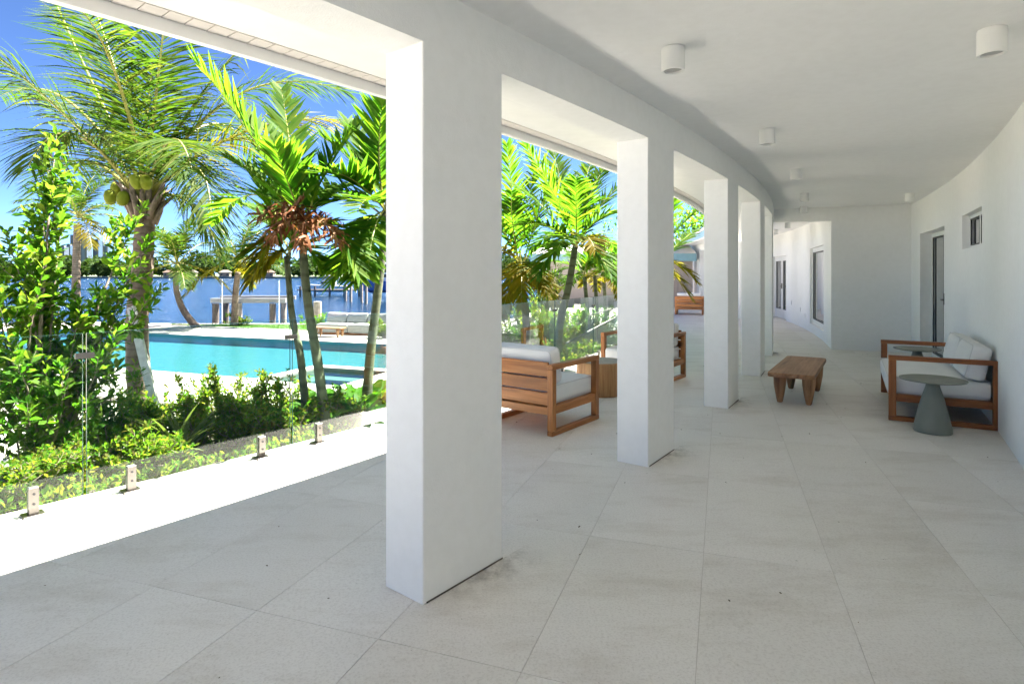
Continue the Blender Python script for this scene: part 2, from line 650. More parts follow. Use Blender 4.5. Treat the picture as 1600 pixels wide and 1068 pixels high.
# ------------------------------------------------------------------ ground, water
def poly_sheet(name, outer, holes, z, mat):
    pl = [[Vector((x, y, 0)) for x, y in outer]] + [[Vector((x, y, 0)) for x, y in h] for h in holes]
    flat = [v for l in pl for v in l]
    tris = tessellate_polygon(pl)
    V = np.array([(v.x, v.y, z) for v in flat])
    F = []
    for a, b, c in tris:
        n = np.cross(V[b] - V[a], V[c] - V[a])[2]
        F.append((a, b, c) if n > 0 else (a, c, b))
    return Geo().add(V, F).build(name, mat)


ZD = -0.9                                    # pool deck level
PO, PU, PV = np.array([-5.96, 13.58]), np.array([0.94, -0.342]), np.array([0.342, 0.94])
PU, PV = nrm(PU), nrm(PV)


def UV(u, v, z=0.0):
    p = PO + u * PU + v * PV
    return np.array([p[0], p[1], z])


SHORE = 28.3
hole = [tuple(UV(u, v)[:2]) for u, v in ((-18.5, -0.45), (5.5, -0.45), (5.5, 7.1), (-18.5, 7.1))]
g = poly_sheet("ground", [(-150, SHORE), (-150, -60), (150, -60), (150, SHORE)], [hole], -1.0, M_ground)
struct(g)


def uv_box(G, u0, u1, v0, v1, z0, z1, b=0.0):
    V = np.array([UV(u, v, z) for z in (z0, z1) for u, v in ((u0, v0), (u1, v0), (u1, v1), (u0, v1))])
    G.add(V, np.array(BOXF))


G = Geo()
for r in ((-20, .13, -2.6, 0), (.13, 6.5, -2.6, -.1), (.13, .43, -.1, 2.2), (.43, 2.47, 1.86, 2.2), (2.47, 6.5, -.1, 2.2),
          (-20, 6.5, 6.7, 9.9), (5, 6.5, 2.2, 6.7), (-20, -18, 0, 6.7)):
    uv_box(G, *r, -1.06, ZD)
struct(G.build("pool_deck", M_deck))
G = Geo()
# basin: walls hang below the coping, floor deep
PD = -1.22


def inner_wall(G, a, b, z0, z1):
    pa, pb = UV(*a), UV(*b)
    G.add([(pa[0], pa[1], z0), (pb[0], pb[1], z0), (pb[0], pb[1], z1), (pa[0], pa[1], z1)], [(0, 1, 2, 3)])


e = 0.012
ring = [(-18 + e, 0 + e), (.13 - e, 0 + e), (.13 - e, 2.2 + e), (5 - e, 2.2 + e), (5 - e, 6.7 - e), (-18 + e, 6.7 - e)]
for a, b in zip(ring, ring[1:] + ring[:1]):
    inner_wall(G, a, b, PD, ZD - 0.03)
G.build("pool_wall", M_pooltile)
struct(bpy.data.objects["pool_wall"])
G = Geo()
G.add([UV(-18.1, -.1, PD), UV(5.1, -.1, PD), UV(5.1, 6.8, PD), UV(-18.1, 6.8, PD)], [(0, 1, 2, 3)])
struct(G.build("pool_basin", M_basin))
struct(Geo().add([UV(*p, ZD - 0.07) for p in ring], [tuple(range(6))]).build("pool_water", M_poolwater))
G = Geo()
sr = [(.43 + e, -.1 + e), (2.47 - e, -.1 + e), (2.47 - e, 1.86 - e), (.43 + e, 1.86 - e)]
for a, b in zip(sr, sr[1:] + sr[:1]):
    inner_wall(G, a, b, -1.4, ZD - 0.03)
G.add([UV(*p, -1.38) for p in sr], [(0, 1, 2, 3)])
uv_box(G, .45, 2.45, 1.35, 1.84, -1.37, -1.10)
uv_box(G, .45, .9, -.08, 1.34, -1.37, -1.10)
struct(G.build("spa_basin", M_spa))
struct(Geo().add([UV(*p, ZD - 0.07) for p in sr], [(0, 1, 2, 3)]).build("spa_water", M_spawater))

# sloping planting bed between terrace and pool deck
ss, tt = np.linspace(-9, 30, 80), np.linspace(-2.74, -8.2, 14)
V = []
for s in ss:
    for t in tt:
        k = min(1.0, (-2.74 - t) / 4.3)
        V.append(P(s, t, -0.035 - 0.915 * k + 0.03 * math.sin(s * 3.1 + t * 2.3) - (0.11 if t < -7.5 else 0)))
F = [(i * 14 + j, i * 14 + j + 1, (i + 1) * 14 + j + 1, (i + 1) * 14 + j) for i in range(79) for j in range(13)]
bed = struct(Geo().add(V, F).build("planting_bed", M_soil, smooth=True))


def bed_z(x, y):
    s, t = st(x, y)
    return -0.035 - 0.915 * min(1.0, max(0, (-2.74 - t) / 4.3))


# lawn and sea wall
lw = [tuple(UV(-20, 9.9)[:2]), tuple(UV(6.5, 9.9)[:2]), tuple(UV(6.5, 2.0)[:2]), (60, 18), (60, SHORE), (-60, SHORE), (-60, 20)]
lw = [(-12.9, 26.62), tuple(UV(6.5, 9.95)[:2]), (3.5, SHORE), (-12.9, SHORE)]
dl = UV(-20, 9.95)
lawn = [(dl[0], dl[1] if dl[1] < SHORE else SHORE - .01), tuple(UV(6.5, 9.95)[:2]), (8, SHORE - .05), (-18.0, SHORE - .05)]
k = (SHORE - .3 - UV(0, 9.95)[1]) / PU[1]
lawn = [tuple(UV(k, 9.95)[:2]), tuple(UV(6.5, 9.95)[:2]), (8.0, SHORE - .25), (UV(k, 9.95)[0] - .1, SHORE - .25)]
struct(Geo().add([(x, y, -0.93) for x, y in lawn], [(0, 1, 2, 3)]).build("lawn", M_lawn))
sw = Geo().add(*box(-150, 150, SHORE - .22, SHORE + .25, -4, -0.91)).build("sea_wall", simple("sea_wall_concrete", (0.45, 0.43, 0.39), 0.9, var=0.15, scale=2))
tag(sw, "low concrete sea wall along the bay beyond the lawn", "sea wall")


def water_mat():
    m, nt, b = nodes("bay_water")
    v = coord(nt)
    f = noise(nt, v, 0.05, 3)
    nt.links.new(ramp(nt, f, [(0.3, (0.002, 0.020, 0.05)), (0.7, (0.004, 0.030, 0.07))]), b.inputs["Base Color"])
    b.inputs["Roughness"].default_value = 0.18
    b.inputs["IOR"].default_value = 1.33
    h = noise(nt, coord(nt, "Object", (0.30, 0.75, 1)), 1.0, 6, 0.62)
    bump(nt, b, h, 1.0, 3.2)
    return m


struct(Geo().add([(-4000, SHORE, -2), (4000, SHORE, -2), (4000, 6000, -2), (-4000, 6000, -2)], [(0, 1, 2, 3)]).build("bay_water", water_mat()))

# ------------------------------------------------------------------ terrace floor with its tiles
T_IN, T_OUT, S_A, S_B, S_END = 2.35, -2.74, -8.0, 27.0, -7.3
floor = struct(Geo().add(*arc_sweep([(T_OUT + .004, -0.9), (T_IN + .3, -0.9), (T_IN + .3, -0.0022), (T_OUT + .004, -0.0022)], S_A, S_B, 70)).build("terrace_floor", M_grout))
A_T = math.radians(70.6)
TV, TN = np.array([math.cos(A_T), math.sin(A_T)]), np.array([math.sin(A_T), -math.cos(A_T)])
TW, TL = 0.61, 1.22
GAP = 0.0011


def clip_half(poly, p, n):
    out = []
    for i in range(len(poly)):
        a, b = poly[i], poly[(i + 1) % len(poly)]
        da, db = (a - p) @ n, (b - p) @ n
        if da >= 0:
            out.append(a)
        if (da >= 0) != (db >= 0):
            out.append(a + (b - a) * da / (da - db))
    return out


for i in range(-16, 26):
    for j in range(-5, 24):
        c = TN * (-0.70 + (i + .5) * TW) + TV * (2.09 + (j + .5) * TL)
        s, t = st(*c)
        if not (S_A - .5 < s < 25.5 and T_OUT - .9 < t < T_IN + .75):
            continue
        poly = [c + a * (TW / 2 - GAP) * TN + b * (TL / 2 - GAP) * TV for a, b in ((-1, -1), (1, -1), (1, 1), (-1, 1))]
        poly = poly if np.cross(poly[1] - poly[0], poly[2] - poly[0]) > 0 else poly[::-1]
        pe = P(s, T_OUT)
        n = nrm(pe[:2] - C0)
        poly = clip_half(poly, pe[:2], n)
        if len(poly) >= 3:
            pw = P(s, T_IN + .2)
            poly = clip_half(poly, pw[:2], -n)
        if len(poly) < 3:
            continue
        V, F = prism(np.array(poly) - c, -0.0018, 0.0 + RNG.uniform(-.0003, .0003), 0.0006)
        Geo().add(V, F).build("tile", M_tile, floor, loc=(c[0], c[1], 0))

# pale paved landing beyond the fence's end, and added unseen paving where the terrace ends
struct(Geo().add(*arc_box(11.5, 26, -7.5, T_OUT, -0.95, -0.002, 30)).build("landing", M_deck))  # made this wide to bounce sunlight into the passage
struct(Geo().add(*arc_box(-26, S_A - .004, -9, 16, -0.95, -0.002, 30)).build("bounce_patio", M_deck))  # out of view, added to reflect sunlight in under the ceiling

# ------------------------------------------------------------------ the house
H_OPEN, H_CEIL, CW, CD, SP = 2.51, 2.77, 0.555, 0.26, 2.37
house = thing("house", "white stucco house with a curved colonnaded terrace and pale ceiling", "house")
house.location = (0, 0, 0)


def round_rect(s0, s1, t0, t1, r=0.008, k=3):
    pts = []
    for cs, ct, a0 in ((s1 - r, t1 - r, 0), (s0 + r, t1 - r, 90), (s0 + r, t0 + r, 180), (s1 - r, t0 + r, 270)):
        for q in range(k + 1):
            a = math.radians(a0 + 90 * q / k)
            pts.append((cs + r * math.cos(a), ct + r * math.sin(a)))
    return pts


for i in range(-3, 12):
    s0 = i * SP
    rr = round_rect(s0, s0 + CW, -CD, 0.0)
    out = np.array([P(s, t)[:2] for s, t in rr])
    V, F = prism(out, 0.001, H_OPEN)
    Geo().add(V, [f[::-1] if len(f) == 4 else f for f in F]).build("column", M_wall, house)
Geo().add(*arc_box(S_END, 27.5, -CD, 0.0, H_OPEN, 3.1, 160)).build("lintel", M_wall, house)
# the ceiling is a slab under the roof
Geo().add(*arc_box(S_END, 10.998, 0.0, T_IN, H_CEIL, 3.0, 100)).build("ceiling", M_ceil, house)
Geo().add(*arc_box(11.22, 27.5, 0.0, T_IN, H_CEIL, 3.0, 80)).build("ceiling", M_ceil, house)
# eave soffit, panels, fascia, roof
T_E = -1.31
Geo().add(*arc_box(S_END, 27.5, -1.17, -CD, H_CEIL, 2.90, 160)).build("soffit", M_trim, house)
Geo().add(*arc_box(S_END, 27.5, -1.29, -1.17, H_CEIL + .012, 2.90, 160)).build("soffit_backing", M_dark, house)
pw = 0.113
pm = None
for k in range(150):
    s0 = -4.0 + k * pw
    V, F = arc_sweep([(-1.288, H_CEIL - .004), (-1.172, H_CEIL - .004), (-1.172, H_CEIL + .009), (-1.288, H_CEIL + .009)], s0 + .003, s0 + pw - .003, 1)
    if pm is None:
        pm = V
    Geo().add(V, F).build("soffit_panel", M_soffit, house)
Geo().add(*arc_sweep([(T_E - .028, 2.70), (T_E + .02, 2.70), (T_E + .02, 2.93), (T_E - .028, 2.93)], S_END, 27.5, 160)).build("fascia", M_trim, house)
Geo().add(*arc_sweep([(T_E - .052, 2.725), (T_E - .029, 2.725), (T_E - .029, 2.925), (T_E - .052, 2.925)], S_END, 27.5, 160)).build("fascia_board", M_fascia, house)
Geo().add(*arc_sweep([(T_E - .09, 2.93), (6.5, 4.62), (6.5, 4.80), (T_E - .10, 3.0)], S_END, 27.5, 160)).build("roof", M_roof, house)
Geo().add(*arc_sweep([(6.5, 4.62), (14.0, 3.0), (14.0, 3.1), (6.5, 4.80)], S_END, 27.5, 100)).build("roof", M_roof, house)


def holed_wall(name, t, thick, s0, s1, z0, z1, holes, mat, step=0.35):
    """curved wall with rectangular openings (s0, s1, z0, z1), with reveals"""
    sb = sorted(set(list(np.round(np.arange(s0, s1, step), 4)) + [s0, s1] + [h[0] for h in holes] + [h[1] for h in holes]))
    zb = sorted(set([z0, z1] + [h[2] for h in holes] + [h[3] for h in holes]))
    G = Geo()

    def inside(s, z):
        return any(h[0] < s < h[1] and h[2] < z < h[3] for h in holes)
    for a, b in zip(sb[:-1], sb[1:]):
        if b - a < 1e-5:
            continue
        for c, d in zip(zb[:-1], zb[1:]):
            if inside((a + b) / 2, (c + d) / 2):
                continue
            for tt_, fl in ((t, 1), (t + thick, 0)):
                q = [P(a, tt_, c), P(b, tt_, c), P(b, tt_, d), P(a, tt_, d)]
                G.add(q, [(0, 1, 2, 3) if fl else (3, 2, 1, 0)])
    for h in holes:
        a, b, c, d = h
        for s in (a, b):
            G.add([P(s, t, c), P(s, t + thick, c), P(s, t + thick, d), P(s, t, d)], [(0, 1, 2, 3) if s == b else (3, 2, 1, 0)])
        for z in (c, d):
            if z <= z0 + 1e-6:
                continue
            G.add([P(a, t, z), P(b, t, z), P(b, t + thick, z), P(a, t + thick, z)], [(0, 1, 2, 3) if z == c else (3, 2, 1, 0)])
    return G.build(name, mat, house)


DOOR = (8.46, 10.30, 0.0, 2.17)
WIN = (6.0, 7.24, 1.78, 2.2)
PWIN = (12.45, 14.70, 0.22, 2.11)
PDOOR = (18.2, 20.1, 0.0, 2.05)
holed_wall("back_wall", T_IN, 0.24, S_END, 11.2, 0.0, 3.0, [DOOR, WIN], M_wall)
holed_wall("passage_wall", 1.03, 0.24, 11.21, 27.5, 0.0, 3.0, [PWIN, PDOOR], M_wall)
# cross wall that narrows the terrace, with its lintel over the passage
Geo().add(*arc_box(11.0, 11.21, 1.03, T_IN, 0.0, H_CEIL + .05, 1)).build("cross_wall", M_wall, house)
Geo().add(*arc_box(11.0, 11.21, 0.0, 1.03, H_OPEN, H_CEIL + .05, 1)).build("passage_lintel", M_wall, house)
# rooms behind the glass: a floor and a far wall
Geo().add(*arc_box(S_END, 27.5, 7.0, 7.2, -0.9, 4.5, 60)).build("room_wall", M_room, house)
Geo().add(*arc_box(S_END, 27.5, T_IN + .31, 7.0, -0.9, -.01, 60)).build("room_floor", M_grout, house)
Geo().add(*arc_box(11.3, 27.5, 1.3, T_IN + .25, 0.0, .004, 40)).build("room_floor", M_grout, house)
Geo().add(*arc_box(26.8, 27.5, -.2, 7.0, -0.9, 3.0, 2)).build("end_wall", M_wall, house)


def glazed(kind, s0, s1, t, z0, z1, leaves, parent, fw=0.07, bottom=0.09, label=None, handle=False, hinge=False):
    """a framed glass door or window set in an opening: frame bars, panes, handle"""
    o = bpy.data.objects.new(kind, None)
    COL.objects.link(o)
    o.parent = parent
    if label:
        o["label"] = label
    w = (s1 - s0) / leaves
    for k in range(leaves):
        a, b = s0 + k * w + .004, s0 + (k + 1) * w - .004
        G = Geo()
        for q in ((a, a + fw, z0, z1), (b - fw, b, z0, z1)):
            G.add(*arc_box(q[0], q[1], t, t + .06, q[2], q[3], 1))
        G.add(*arc_box(a + fw, b - fw, t + .002, t + .058, z1 - fw, z1, 2))
        G.add(*arc_box(a + fw, b - fw, t + .002, t + .058, z0, z0 + bottom, 2))
        G.build("frame", M_trim, o)
        Ga = Geo()
        x0, x1, y0, y1 = a + fw, b - fw, z0 + bottom, z1 - fw
        for q in ((x0 - .004, x0 + .012, y0, y1), (x1 - .012, x1 + .004, y0, y1), (x0 + .012, x1 - .012, y0 - .004, y0 + .012), (x0 + .012, x1 - .012, y1 - .012, y1 + .004)):
            Ga.add(*arc_box(q[0], q[1], t - .003, t + .012, q[2], q[3], 1))
        Ga.build("gasket", M_dark, o)
        Geo().add(*arc_box(x0 + .012, x1 - .012, t + .024, t + .032, y0 + .012, y1 - .012, 2)).build("pane", M_pane, o)
        Geo().add(*arc_box(a + .02, b - .02, t + .052, t + .056, z0 + .02, z1 - .01, 2)).build("pane_backing", M_backing, o)  # added sheet that lightens the pane, in place of a bright interior
        if handle:
            hs = a + .035 if k else b - .035
            G = Geo().add(*arc_box(hs - .014, hs + .014, t - .012, t - .001, .98, 1.16, 1))
            G.add(*arc_box(hs - .05, hs + .008, t - .05, t - .034, 1.05, 1.07, 1))
            G.add(*arc_box(hs - .008, hs + .008, t - .034, t - .012, 1.05, 1.07, 1))
            G.build("handle", M_steel, o)
        if hinge:
            for hz in (.28, 1.0, 1.9):
                hs = b - .006 if k else a + .006
                Geo().add(*arc_box(hs - .016, hs + .016, t - .02, t - .001, hz, hz + .13, 1)).build("hinge", M_trim, o)
    return o


glazed("door", DOOR[0] + .002, DOOR[1] - .002, T_IN + .17, 0.012, DOOR[3] - .002, 2, house, 0.075, 0.1, "white framed glass double door in the back wall", True, True)
glazed("window", WIN[0] + .002, WIN[1] - .002, T_IN + .08, WIN[2] + .002, WIN[3] - .002, 2, house, 0.045, 0.045, "small high window in the back wall")
glazed("window", PWIN[0] + .002, PWIN[1] - .002, 1.09, PWIN[2] + .002, PWIN[3] - .002, 1, house, 0.11, 0.12, "tall white framed window in the passage")
glazed("door", PDOOR[0] + .002, PDOOR[1] - .002, 1.11, 0.012, PDOOR[3] - .002, 2, house, 0.16, 0.3, "white framed glass door in the passage", True)
for s, z in ((16.1, .42), (17.4, .55), (15.4, .3)):
    Geo().add(*arc_box(s, s + .075, 1.018, 1.029, z, z + .115, 1)).build("outlet", M_trim, house)

# ------------------------------------------------------------------ ceiling lights


def ceiling_light(s, t, label):
    p = P(s, t, H_CEIL)
    o = thing("ceiling_light", label, "ceiling light", (p[0], p[1], H_CEIL), 0, "cylinder lights on the terrace ceiling")
    prof = [(.052, -.118), (.052, -.133), (.0645, -.135), (.066, -.133), (.066, -.004), (.064, -.001)]
    Geo().add(*lathe(prof, 32)).build("housing", M_fix, o, smooth=False)
    Geo().add(*lathe([(.0515, -.121), (.0515, -.1185)], 24)).build("lens", M_lens, o)
    for ch in o.children:
        pass
    return o


for s, t, lb in ((1.41, .57, "white cylinder ceiling light nearest the camera by the colonnade"),
                 (2.14, 2.03, "white cylinder ceiling light near the back wall, largest in view"),
                 (3.75, .57, "white cylinder ceiling light, second along the colonnade row"),
                 (6.07, .54, "white cylinder ceiling light, third along the colonnade row"),
                 (8.56, .52, "white cylinder ceiling light, fourth along the colonnade row"),
                 (10.62, .53, "white cylinder ceiling light just before the cross wall"),
                 (9.31, 2.04, "white cylinder ceiling light above the glass double door"),
                 (14.6, .50, "white cylinder ceiling light over the tall passage window"),
                 (17.0, .53, "white cylinder ceiling light at the passage's far end")):
    ceiling_light(s, t, lb)

# ------------------------------------------------------------------ glass fence
fence = thing("glass_fence", "curved frameless glass fence on steel spigots along the terrace edge", "fence", (0, 0, 0))
T_F, G_TOP, G_BOT, PWD = -2.58, 1.09, 0.055, 1.555
sp_mesh = None
for i in range(-3, 6):
    a, b = -0.595 + i * PWD + .012, -0.595 + (i + 1) * PWD - .012
    pn = Geo().add(*arc_box(a, b, T_F - .005, T_F + .005, G_BOT, G_TOP, 4)).build("glass_panel", M_glass, fence)
    for s_ in (a, b):
        d = .002 if s_ == a else -.002
        Geo().add(*arc_box(min(s_, s_ - d), max(s_, s_ - d) + .0005, T_F - .0052, T_F + .0052, G_BOT, G_TOP, 1)).build("glass_edge", M_edge, pn)
    Geo().add(*arc_box(a, b, T_F - .0052, T_F + .0052, G_TOP + .0005, G_TOP + .0025, 4)).build("glass_edge", M_edge, pn)
    for s_ in (a + .27, b - .27):
        if sp_mesh is None:
            G = Geo()
            G.add(*cbox(-.026, .026, .0065, .024, .012, .175, .003))
            G.add(*cbox(-.026, .026, -.024, -.0065, .012, .175, .003))
            G.add(*cbox(-.026, .026, -.024, .024, .012, .05, .003))
            sp_mesh = G.mesh("spigot", M_steel)
            pl_mesh = Geo().add(*cbox(-.055, .055, -.055, .055, .0005, .012, .003)).mesh("base_plate", M_steel)
            bl = Geo()
            for z in (.075, .135):
                V, F = lathe([(.007, 0), (.007, .005)], 12)
                bl.add(np.stack([V[:, 0], -.024 - V[:, 2], V[:, 1] + z], -1), F)
                bl.add(np.stack([V[:, 0], .024 + V[:, 2], V[:, 1] + z], -1), F)
            bl_mesh = bl.mesh("bolt", M_dark)
        p = P(s_, T_F)
        o = part("spigot", sp_mesh, fence, p, (0, 0, TH0 + s_ / R0))
        part("base_plate", pl_mesh, o)
        part("bolt", bl_mesh, o)
    G = Geo().add(*arc_box(b + .012 - .055, b + .012 + .055, T_F + .0055, T_F + .013, .93, .965, 1))
    G.add(*arc_box(b + .012 - .055, b + .012 + .055, T_F - .013, T_F - .0055, .93, .965, 1))
    G.build("clamp", M_steel, fence)

# glass balustrade of the garden steps
rail = thing("stair_balustrade", "sloping glass balustrade with top rail beside the garden steps", "balustrade", (0, 0, 0))
ra, rb = W(883, 537, 10.2), W(975, 489, 12.2)
rd = rb - ra
G = Geo().add(*tube([ra, rb], .02, 8))
G.build("rail", M_steel, rail)
G = Geo()
q = np.array([ra, rb, rb - [0, 0, .85], ra - [0, 0, .85]])
nn = nrm(np.cross(rd, [0, 0, 1])) * .006
G.add(np.concatenate([q - nn, q + nn]), np.array(BOXF))
G.build("glass_panel", M_glass, rail)
for k in (0.0, .5, 1.0):
    p = ra + rd * k
    Geo().add(*tube([p - [0, 0, 1.0], p], .018, 8)).build("post", M_steel, rail)
q2a, q2b = W(920, 493, 11.0), W(980, 475, 12.6)
Geo().add(*tube([q2a, q2b], .014, 8)).build("rail", M_steel, rail)
Geo().add(*tube([q2a, q2a - [0, 0, 1.2]], .014, 8)).build("post", M_steel, rail)

# ------------------------------------------------------------------ furniture


def pipe_loop(hx, hy, r):
    pts = []
    for cx, cy, a0 in ((hx - r, hy - r, 0), (-hx + r, hy - r, 90), (-hx + r, -hy + r, 180), (hx - r, -hy + r, 270)):
        for q in range(6):
            a = math.radians(a0 + 18 * q)
            pts.append((cx + r * math.cos(a), cy + r * math.sin(a)))
    pts.append(pts[0])
    return np.array(pts)


def lounge_chair(name, label, cat, loc, rz, Wd, D, mats, nb=1, group=None, arm=0.645, slats=True, seatz=0.44, lean=0.16):
    """open teak frame with rectangular side loops, slatted back, box cushions; faces local +y"""
    mx, my, mz = mats
    o = thing(name, label, cat, (loc[0], loc[1], 0.001), rz, group)
    hw, hd = Wd / 2, D / 2
    bw, bt = 0.058, 0.066
    for sx in (-1, 1):
        x0, x1 = (-hw, -hw + bw) if sx < 0 else (hw - bw, hw)
        Geo().add(*cbox(x0, x1, -hd, -hd + bt, .046, arm - .046, .003)).build("leg", mz, o)
        Geo().add(*cbox(x0, x1, hd - bt, hd, .046, arm - .046, .003)).build("leg", mz, o)
        Geo().add(*cbox(x0 - .002, x1 + .002, -hd - .002, hd + .002, arm - .045, arm, .004)).build("armrest", my, o)
        Geo().add(*cbox(x0 - .001, x1 + .001, -hd - .001, hd + .001, 0, .045, .004)).build("runner", my, o)
        Geo().add(*cbox(x0 + .004, x1 - .004, -hd + bt + .001, hd - bt - .001, .195, .265, .003)).build("side_rail", my, o)
    xi = hw - bw - .001
    Geo().add(*cbox(-xi, xi, hd - bt + .006, hd - .012, .195, .262, .003)).build("front_rail", mx, o)
    Geo().add(*cbox(-xi, xi, -hd + .010, -hd + .05, .185, .255, .003)).build("back_rail", mx, o)
    Geo().add(*cbox(-xi, xi, -hd + .051, hd - bt + .005, .235, .258, .003)).build("seat_panel", mx, o)
    if slats:
        for z0, z1 in ((.272, .388), (.402, .518), (.532, arm + .02)):
            Geo().add(*cbox(-xi, xi, -hd + .012, -hd + .036, z0, z1, .004)).build("slat", mx, o)
    wi = 2 * xi
    sy0, sy1 = -hd + .06, hd + .015
    V, F = cushion(wi / 2 - .004, (sy1 - sy0) / 2, (seatz - .259) / 2, .045, .008, seed=3)
    V[:, 1] += (sy0 + sy1) / 2
    V[:, 2] += (seatz + .259) / 2
    sc = Geo().add(V, F).build("seat_cushion", M_fabric, o, smooth=True)
    hx_, hy_, hz_, r_ = wi / 2 - .004, (sy1 - sy0) / 2, (seatz - .259) / 2, .045
    for zz in (1, -1):
        part_pipe = pipe_loop(hx_ - .29 * r_, hy_ - .29 * r_, r_ * .8)
        part_pipe = np.c_[part_pipe[:, 0], part_pipe[:, 1] + (sy0 + sy1) / 2, np.full(len(part_pipe), (seatz + .259) / 2 + zz * (hz_ - .29 * r_) + zz * .0035)]
        Geo().add(*tube(part_pipe, .0042, 6, False)).build("piping", M_pipe, sc)
    for k in range(nb):
        w = wi / nb
        V, F = cushion(w / 2 - .006, .085, .172, .05, .018, seed=5 + k)
        V = V + [0, 0, .172]
        ca, sa = math.cos(lean), math.sin(lean)
        V = np.stack([V[:, 0], V[:, 1] * ca - V[:, 2] * sa, V[:, 1] * sa + V[:, 2] * ca], -1)
        V += [-wi / 2 + (k + .5) * w, -hd + .055 + .10 + .05, seatz + .004]
        bc = Geo().add(V, F).build("back_cushion", M_fabric, o, smooth=True)
        for yy in (1, -1):
            lp = pipe_loop(w / 2 - .006 - .29 * .05, .172 - .29 * .05, .04)
            q = np.c_[lp[:, 0], np.full(len(lp), yy * (.085 - .29 * .05 + .004)), lp[:, 1] + .172]
            q = np.stack([q[:, 0], q[:, 1] * ca - q[:, 2] * sa, q[:, 1] * sa + q[:, 2] * ca], -1) + [-wi / 2 + (k + .5) * w, -hd + .055 + .10 + .05, seatz + .004]
            Geo().add(*tube(q, .0042, 6, False)).build("piping", M_pipe, bc)
    return o


TK, RD = (M_tx, M_ty, M_tz), (M_rx, M_ry, M_rz)
ax = np.array([0.606, 0.795])
lf = np.array([-0.795, 0.606])
rr_ = W(0, 0, 1)
A0 = np.array([0.361, 5.375])                # rear right foot of the near chair
c = A0 + ax * .43 + lf * .415
lounge_chair("armchair", "teak slat-back armchair seen from behind, nearest the large column", "armchair", c, math.radians(52.7 - 90), .84, .86, TK)
lounge_chair("armchair", "teak armchair facing the camera behind the wooden stump table", "armchair", (1.87, 8.45), math.radians(53.5 + 90), .92, .84, TK)
lounge_chair("armchair", "far teak slat-back armchair at the end of the curved terrace", "armchair", (6.51, 21.8), math.radians(70.4 - 90), .98, .86, TK)
a0 = np.array([3.799, 6.0])
d1, d2 = np.array([math.cos(math.radians(60.5)), math.sin(math.radians(60.5))]), np.array([math.sin(math.radians(60.5)), -math.cos(math.radians(60.5))])
c = a0 + d1 * .835 + d2 * .448
lounge_chair("loveseat", "reddish teak loveseat with white cushions against the back wall", "loveseat", c, math.radians(60.5), 1.67, .9, RD, 2, slats=False, arm=.652, lean=.22)


def side_table(label, x, y, sc=1.0):
    o = thing("side_table", label, "side table", (x, y, 0.001), 0, "grey concrete pedestal tables")
    Geo().add(*lathe([(.150, 0), (.154, .006), (.150, .05), (.118, .2), (.083, .34), (.058, .42), (.05, .462)], 40)).build("pedestal", M_conc, o, smooth=True)
    Geo().add(*lathe([(.10, .4625), (.20, .470), (.262, .481), (.268, .487), (.266, .493), (.255, .496)], 48)).build("table_top", M_conc, o, smooth=True)
    return o


side_table("grey concrete pedestal table in front of the loveseat's near arm", 3.93, 5.56)
side_table("grey concrete pedestal table beyond the loveseat's far arm", 5.33, 7.83)


def bench_table(name, label, loc, rz, L=1.62, Wd=.47, h=.38):
    o = thing(name, label, "coffee table", (loc[0], loc[1], loc[2]), rz)
    out, r = [], .07
    for cx, cy, a0 in ((Wd / 2 - r, L / 2 - r, 0), (-Wd / 2 + r, L / 2 - r, 90), (-Wd / 2 + r, -L / 2 + r, 180), (Wd / 2 - r, -L / 2 + r, 270)):
        for q in range(7):
            a = math.radians(a0 + 15 * q)
            out.append((cx + r * math.cos(a), cy + r * math.sin(a)))
    out = np.array(out)
    out[:, 0] *= 1 + .02 * np.sin(out[:, 1] * 5)
    Geo().add(*prism(out, h - .045, h, .012)).build("table_top", M_by, o)
    for sx in (-1, 1):
        for sy in (-1, 1):
            G = Geo()
            V, F = lathe([(.024, 0), (.032, .01), (.05, .1), (.067, .21), (.073, h - .0455)], 20)
            V = V + [sx * .015 * 0, 0, 0]
            V[:, 0] += sx * (Wd / 2 - .085)
            V[:, 1] += sy * .47
            G.add(V, F).build("leg", M_bz, o, smooth=True)
    return o


bench_table("coffee_table", "low brown wooden coffee table with carved legs on the tiled terrace", (3.46, 7.17, .001), math.radians(57.9 - 90))

stump = thing("stump_table", "round wooden stump table between the two teak armchairs", "table", (1.10, 7.36, 0.001))
rg = np.random.default_rng(11)
ph = rg.uniform(0, 6, 8)


def sfn(a, z):
    return 1 + .03 * np.sin(3 * a + ph[0]) + .02 * np.sin(7 * a + ph[1]) + .012 * np.sin(17 * a + ph[2] + z * 3)


Geo().add(*lathe([(.285, 0), (.30, .02), (.31, .12), (.305, .28), (.30, .385), (.29, .40)], 64, fn=sfn)).build("stump", M_stump, stump, smooth=True)
Geo().add(*lathe([(.286, .4005), (.284, .404)], 64, fn=sfn)).build("table_top", M_stumptop, stump)

